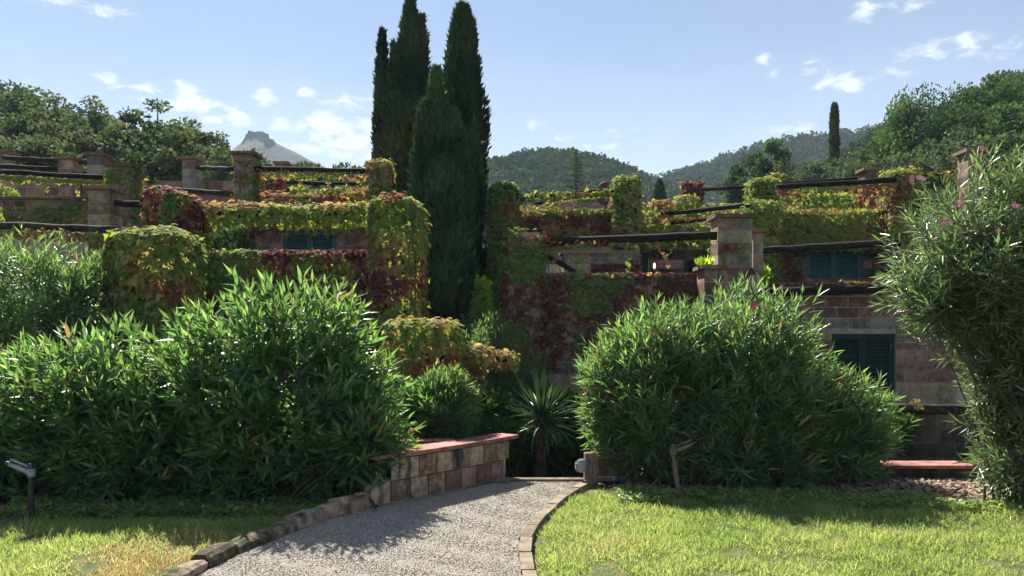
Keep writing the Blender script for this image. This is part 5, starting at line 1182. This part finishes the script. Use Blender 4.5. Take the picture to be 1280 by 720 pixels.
# ============================================================ BUSHES AND PLANTS
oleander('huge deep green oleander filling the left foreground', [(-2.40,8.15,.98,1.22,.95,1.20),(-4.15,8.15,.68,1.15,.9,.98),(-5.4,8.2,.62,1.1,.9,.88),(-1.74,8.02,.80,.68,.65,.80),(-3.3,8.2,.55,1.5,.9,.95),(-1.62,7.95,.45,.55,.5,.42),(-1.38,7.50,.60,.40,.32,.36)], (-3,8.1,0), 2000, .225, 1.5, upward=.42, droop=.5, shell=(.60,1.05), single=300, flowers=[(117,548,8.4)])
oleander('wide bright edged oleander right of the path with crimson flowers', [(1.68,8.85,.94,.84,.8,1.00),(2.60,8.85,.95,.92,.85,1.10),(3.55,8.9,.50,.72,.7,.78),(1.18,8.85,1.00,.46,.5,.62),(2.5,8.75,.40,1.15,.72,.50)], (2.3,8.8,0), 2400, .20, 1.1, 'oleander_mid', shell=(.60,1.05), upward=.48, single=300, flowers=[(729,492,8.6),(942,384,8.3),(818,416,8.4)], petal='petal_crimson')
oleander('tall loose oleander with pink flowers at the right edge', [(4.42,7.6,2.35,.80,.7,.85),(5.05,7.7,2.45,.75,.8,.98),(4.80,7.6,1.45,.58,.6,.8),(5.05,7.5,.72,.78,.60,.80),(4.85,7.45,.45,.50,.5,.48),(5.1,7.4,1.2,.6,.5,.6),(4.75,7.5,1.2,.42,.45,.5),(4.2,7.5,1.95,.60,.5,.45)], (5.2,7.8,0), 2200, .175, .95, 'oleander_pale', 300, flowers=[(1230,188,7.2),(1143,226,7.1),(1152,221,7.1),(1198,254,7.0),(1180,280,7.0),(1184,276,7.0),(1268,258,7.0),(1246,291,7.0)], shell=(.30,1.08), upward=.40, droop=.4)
oleander('paler oleander at the left edge behind the big one', [(-6.35,10.4,1.75,1.25,.9,1.05),(-5.35,10.4,1.65,.72,.8,.92),(-6.0,10.3,.9,1.4,.9,1.0)], (-6,10.4,0), 1600, .19, 1.2, 'oleander_mid', single=0)
oleander('dark compact oleander growing in the raised bed above the curved wall', [(-.80,9.15,.78,.44,.42,.42),(-1.2,9.3,.7,.4,.4,.38)], (-.8,9.2,.36), 620, .145, 1.0, single=150, zmin=.38)
oleander('dusky oleander behind the bronze garland', [(-.30,11.9,.95,.50,.5,.95),(.2,12.0,.5,.5,.5,.9)], (-.2,12,-.6), 700, .13, .9, single=0, zmin=-.6)
oleander('drooping grey green bush beside the foot of the corner pillar', [(-.45,13.6,1.5,.45,.4,.62),(-.2,13.2,1.1,.35,.3,.4)], (-.3,13.5,.2), 450, .12, .8, single=0)
shrub('sunlit lime green shrub glowing between the cypresses and the corner pillar', [(X(603,14.6),14.6,1.9,.18,.25,.75),(X(597,14.6),14.6,1.35,.22,.25,.4)], (X(602,14.6),14.6,.4), 1800, .07, 'bright_leaf')
shrub('rounded clipped hedge top below the small teal window by the cypresses', [(X(604,17.2),17.2,2.8,.38,.4,.35)], (X(604,17.2),17.2,1), 2600, .07, 'tree_leaf', 'hedge')
shrub('round green bush on the terrace left of the teal shutters', [(X(290,15),15,2.95,.48,.4,.62),(X(272,15),15,2.9,.3,.3,.45)], (X(288,15),15,2.4), 3200, .07, 'tree_leaf')
shrub('dark hedge behind the sunken steps and the spiky plant', [(-.25,10.9,.05,.55,.5,.75),(.5,11.2,-.05,.7,.5,.70),(1.25,11.0,-.1,.6,.5,.70),(.9,10.6,-.3,.5,.4,.45)], (.4,11,-.9), 13000, .055, 'tree_leaf', 'hedge', tone=(0,.45))
shrub('bright green juniper tuft behind the end of the curved wall', [(-.12,10.2,.28,.42,.35,.22),(.25,10.3,.30,.30,.3,.16)], (0,10.2,-.6), 3000, .06, 'tree_leaf', tmpl=SPRIG, tone=(.3,.9))
shrub('small leafy weed growing on the low wall under the black beam', [(X(1132,10.85),10.85,Z(532,10.85),.16,.12,.12)], (X(1132,10.9),10.9,.3), 260, .06, 'tree_leaf')
shrub('pale green succulent shoots behind the short capped pillar', [(X(878,12.9),12.75,Z(330,12.75),.12,.1,.05)], (X(878,12.9),12.8,2.5), 110, .10, 'bright_leaf', tmpl=SPRIG, up=1.6)
shrub('yellow green weed tuft on the ledge beside the slim pillar', [(X(952,14.5),14.55,Z(345,14.5),.10,.08,.10)], (X(952,14.5),14.5,2.4), 120, .16, 'bright_leaf', tmpl=SPRIG, up=1.5)
shrub('low green bush beneath the crimson wall, left of the narrow window', [(.75,12.6,.2,.5,.3,.5)], (.7,12.6,-.5), 2500, .06, 'tree_leaf', tone=(0,.5))

# spiky plant with a short trunk, every leaf a part
t = thing('yucca_plant', 'spiky rosette plant on a short trunk in the shade at the end of the path', 'plant', (.37,9.9,-.85))
c = Vector((.37,9.9,.52)); tk = MB(); tk.tube([(.40,9.95,-.95),(.34,9.92,-.3),(.37,9.9,.5)], [.085,.075,.07], 10)
put('trunk', tk.mesh('trunk','bark'), t)
def strap(L_, wd, bend, seed):
    v = []; f = []; n_ = 6
    for i in range(n_+1):
        s = i/n_; w_ = wd*(.55+.9*s if s < .5 else 1.0-(s-.5)*1.9)*(1 if i < n_ else .05); y = L_*s*(1-.25*bend*s*s); z = -bend*L_*.62*s*s
        v += [(-w_,y,z+.006*w_/wd),(0,y,z-.006),(w_,y,z+.006*w_/wd)]
    for i in range(n_): k = i*3; f += [(k,k+1,k+4,k+3),(k+1,k+2,k+5,k+4)]
    tr_ = [q for a in f for q in ((a[0],a[1],a[2]),(a[0],a[2],a[3]))]
    return npmesh('leaf', v, tr_, 'yucca_leaf', np.zeros(len(v)), np.full(len(v), random.random()))
sv = [strap(.62,.019,b,0) for b in (.02,.10,.22,.42,.75)]
for i in range(170):
    el = R(random.uniform(-35,88)); az = random.uniform(0,2*math.pi); b = 0 if el > 1.1 else 1 if el > .75 else 2 if el > .35 else 3 if el > 0 else 4
    d = Vector((math.cos(az)*math.cos(el), math.sin(az)*math.cos(el), math.sin(el))); up = Vector((0,0,1)); x_ = d.cross(up).normalized(); z_ = x_.cross(d)
    s = random.uniform(.8,1.08) if el > -.2 else random.uniform(.6,.85)
    M = Matrix([[x_.x,d.x,z_.x,0],[x_.y,d.y,z_.y,0],[x_.z,d.z,z_.z,0],[0,0,0,1]]); M = Matrix.Translation(c+Vector((0,0,random.uniform(-.05,.10)))) @ M @ Matrix.Scale(s,4)
    put('leaf', random.choice([sv[b], sv[max(0,b-1)]]), t, M=M)

# sprinklers
def sprinkler(label, b, lean, face, body='white_plastic', deflect=1):
    t = thing('impact_sprinkler', label, 'sprinkler', b, 'garden sprinklers on risers')
    b = Vector(b); top = b + Vector(lean); rz = MB()
    for k, (f0,f1,r) in enumerate(((0,.22,.020),(.22,.25,.030),(.25,.52,.024),(.52,.56,.032),(.56,.80,.026),(.80,.84,.033),(.84,1.0,.022))):
        rz.tube([b.lerp(top,f0), b.lerp(top,f1)], r, 10)
    put('riser', rz.mesh('riser', 'dark_metal' if body == 'white_plastic' else 'brass'), t)
    h = MB(); h.tube([top, top+Vector((0,0,.045))], [.032,.036], 12); d = Vector((face*.9,-.1,.42)).normalized()
    h.tube([top+Vector((0,0,.03)), top+Vector((0,0,.03))+d*.10, top+Vector((0,0,.03))+d*.21], [.026,.022,.017], 10); put('barrel', h.mesh('barrel', body, True), t)
    nz_ = top+Vector((0,0,.03))+d*.21; put('nozzle', MB().tube([nz_, nz_+d*.025], [.021,.014], 10).mesh('nozzle','dark_metal'), t)
    am = MB(); am.tube([top+Vector((0,0,.075)), top+Vector((0,0,.08))+Vector((face*.07,0,.03)), top+Vector((0,0,.075))+d*.19], [.010,.009,.012], 6)
    am.quadbox(-.035,.03,-.014,.014,.05,.07, Matrix.Translation(top)); put('swing_arm', am.mesh('swing_arm', body), t)
    put('weight', MB().quadbox(-.022,.018,-.02,.02,.075,.115, Matrix.Translation(top+Vector((face*-.0,0,0)))).mesh('weight','blue_plastic'), t)
    put('side_knob', MB().tube([top+Vector((0,0,-.04)), top+Vector((-face*.05,0,-.04))], .014, 8).mesh('side_knob','dark_metal'), t)
sprinkler('white headed impact sprinkler on a dark riser in front of the big left oleander', (X(39,6.95),6.95,0), (.0,0,.37), -1)
sprinkler('dull brass impact sprinkler on a leaning riser in front of the right oleander', (X(849,7.85),7.85,0), (-.06,0,.42), 1, 'brass')
# petals and leaves fallen on the gravel
t = thing('fallen_flower', 'crimson oleander flower lying on the gravel near the curved wall', 'flower', P(536,622,7.86))
fm = MB(); c = Vector((X(536,7.86),7.86,.035))
for j in range(5):
    a = j*2*math.pi/5; r0 = Vector((math.cos(a),math.sin(a),.25)); r1 = Vector((math.cos(a+.5),math.sin(a+.5),.15)); r2 = Vector((math.cos(a-.5),math.sin(a-.5),.15)); bi = len(fm.v)
    fm.v += [tuple(c), tuple(c+r2*.018), tuple(c+r0*.034), tuple(c+r1*.018)]; fm.f.append((bi,bi+1,bi+2,bi+3))
put('petal', fm.mesh('petal','petal_crimson'), t)
me = scatter('leaf', OLE8, np.array([np.eye(3)*.10]), np.zeros((1,3)), 'bright_leaf', np.array([.3]), np.array([.8]))
t = thing('fallen_leaf', 'yellow green leaf fallen on the gravel at the foot of the curved wall', 'leaf', (X(442,7.2),7.2,.035)); put('blade', me, t, M=Matrix.Translation((X(442,7.2),7.15,.04)))

# ------------------------------------------------------------ haze: one closed box of thin air round everything
hz = bpy.data.meshes.new('haze'); hb = MB().quadbox(-760,760,-160,1320,-9,215); hz.from_pydata(hb.v, [], hb.f); hz.update()
hm_ = bpy.data.materials.new('haze_air'); hm_.use_nodes = True; nt = hm_.node_tree; nt.nodes.clear()
o_ = nt.nodes.new('ShaderNodeOutputMaterial'); pv_ = nt.nodes.new('ShaderNodeVolumePrincipled')
pv_.inputs['Color'].default_value = (0.62, 0.78, 1.0, 1); pv_.inputs['Density'].default_value = 0.00036; pv_.inputs['Anisotropy'].default_value = 0.0
nt.links.new(pv_.outputs[0], o_.inputs['Volume']); hz.materials.append(hm_)
ho = bpy.data.objects.new('haze', hz); C.objects.link(ho); ho['kind'] = 'stuff'; ho['label'] = 'thin pale blue haze in the air over the whole valley'; ho['category'] = 'haze'
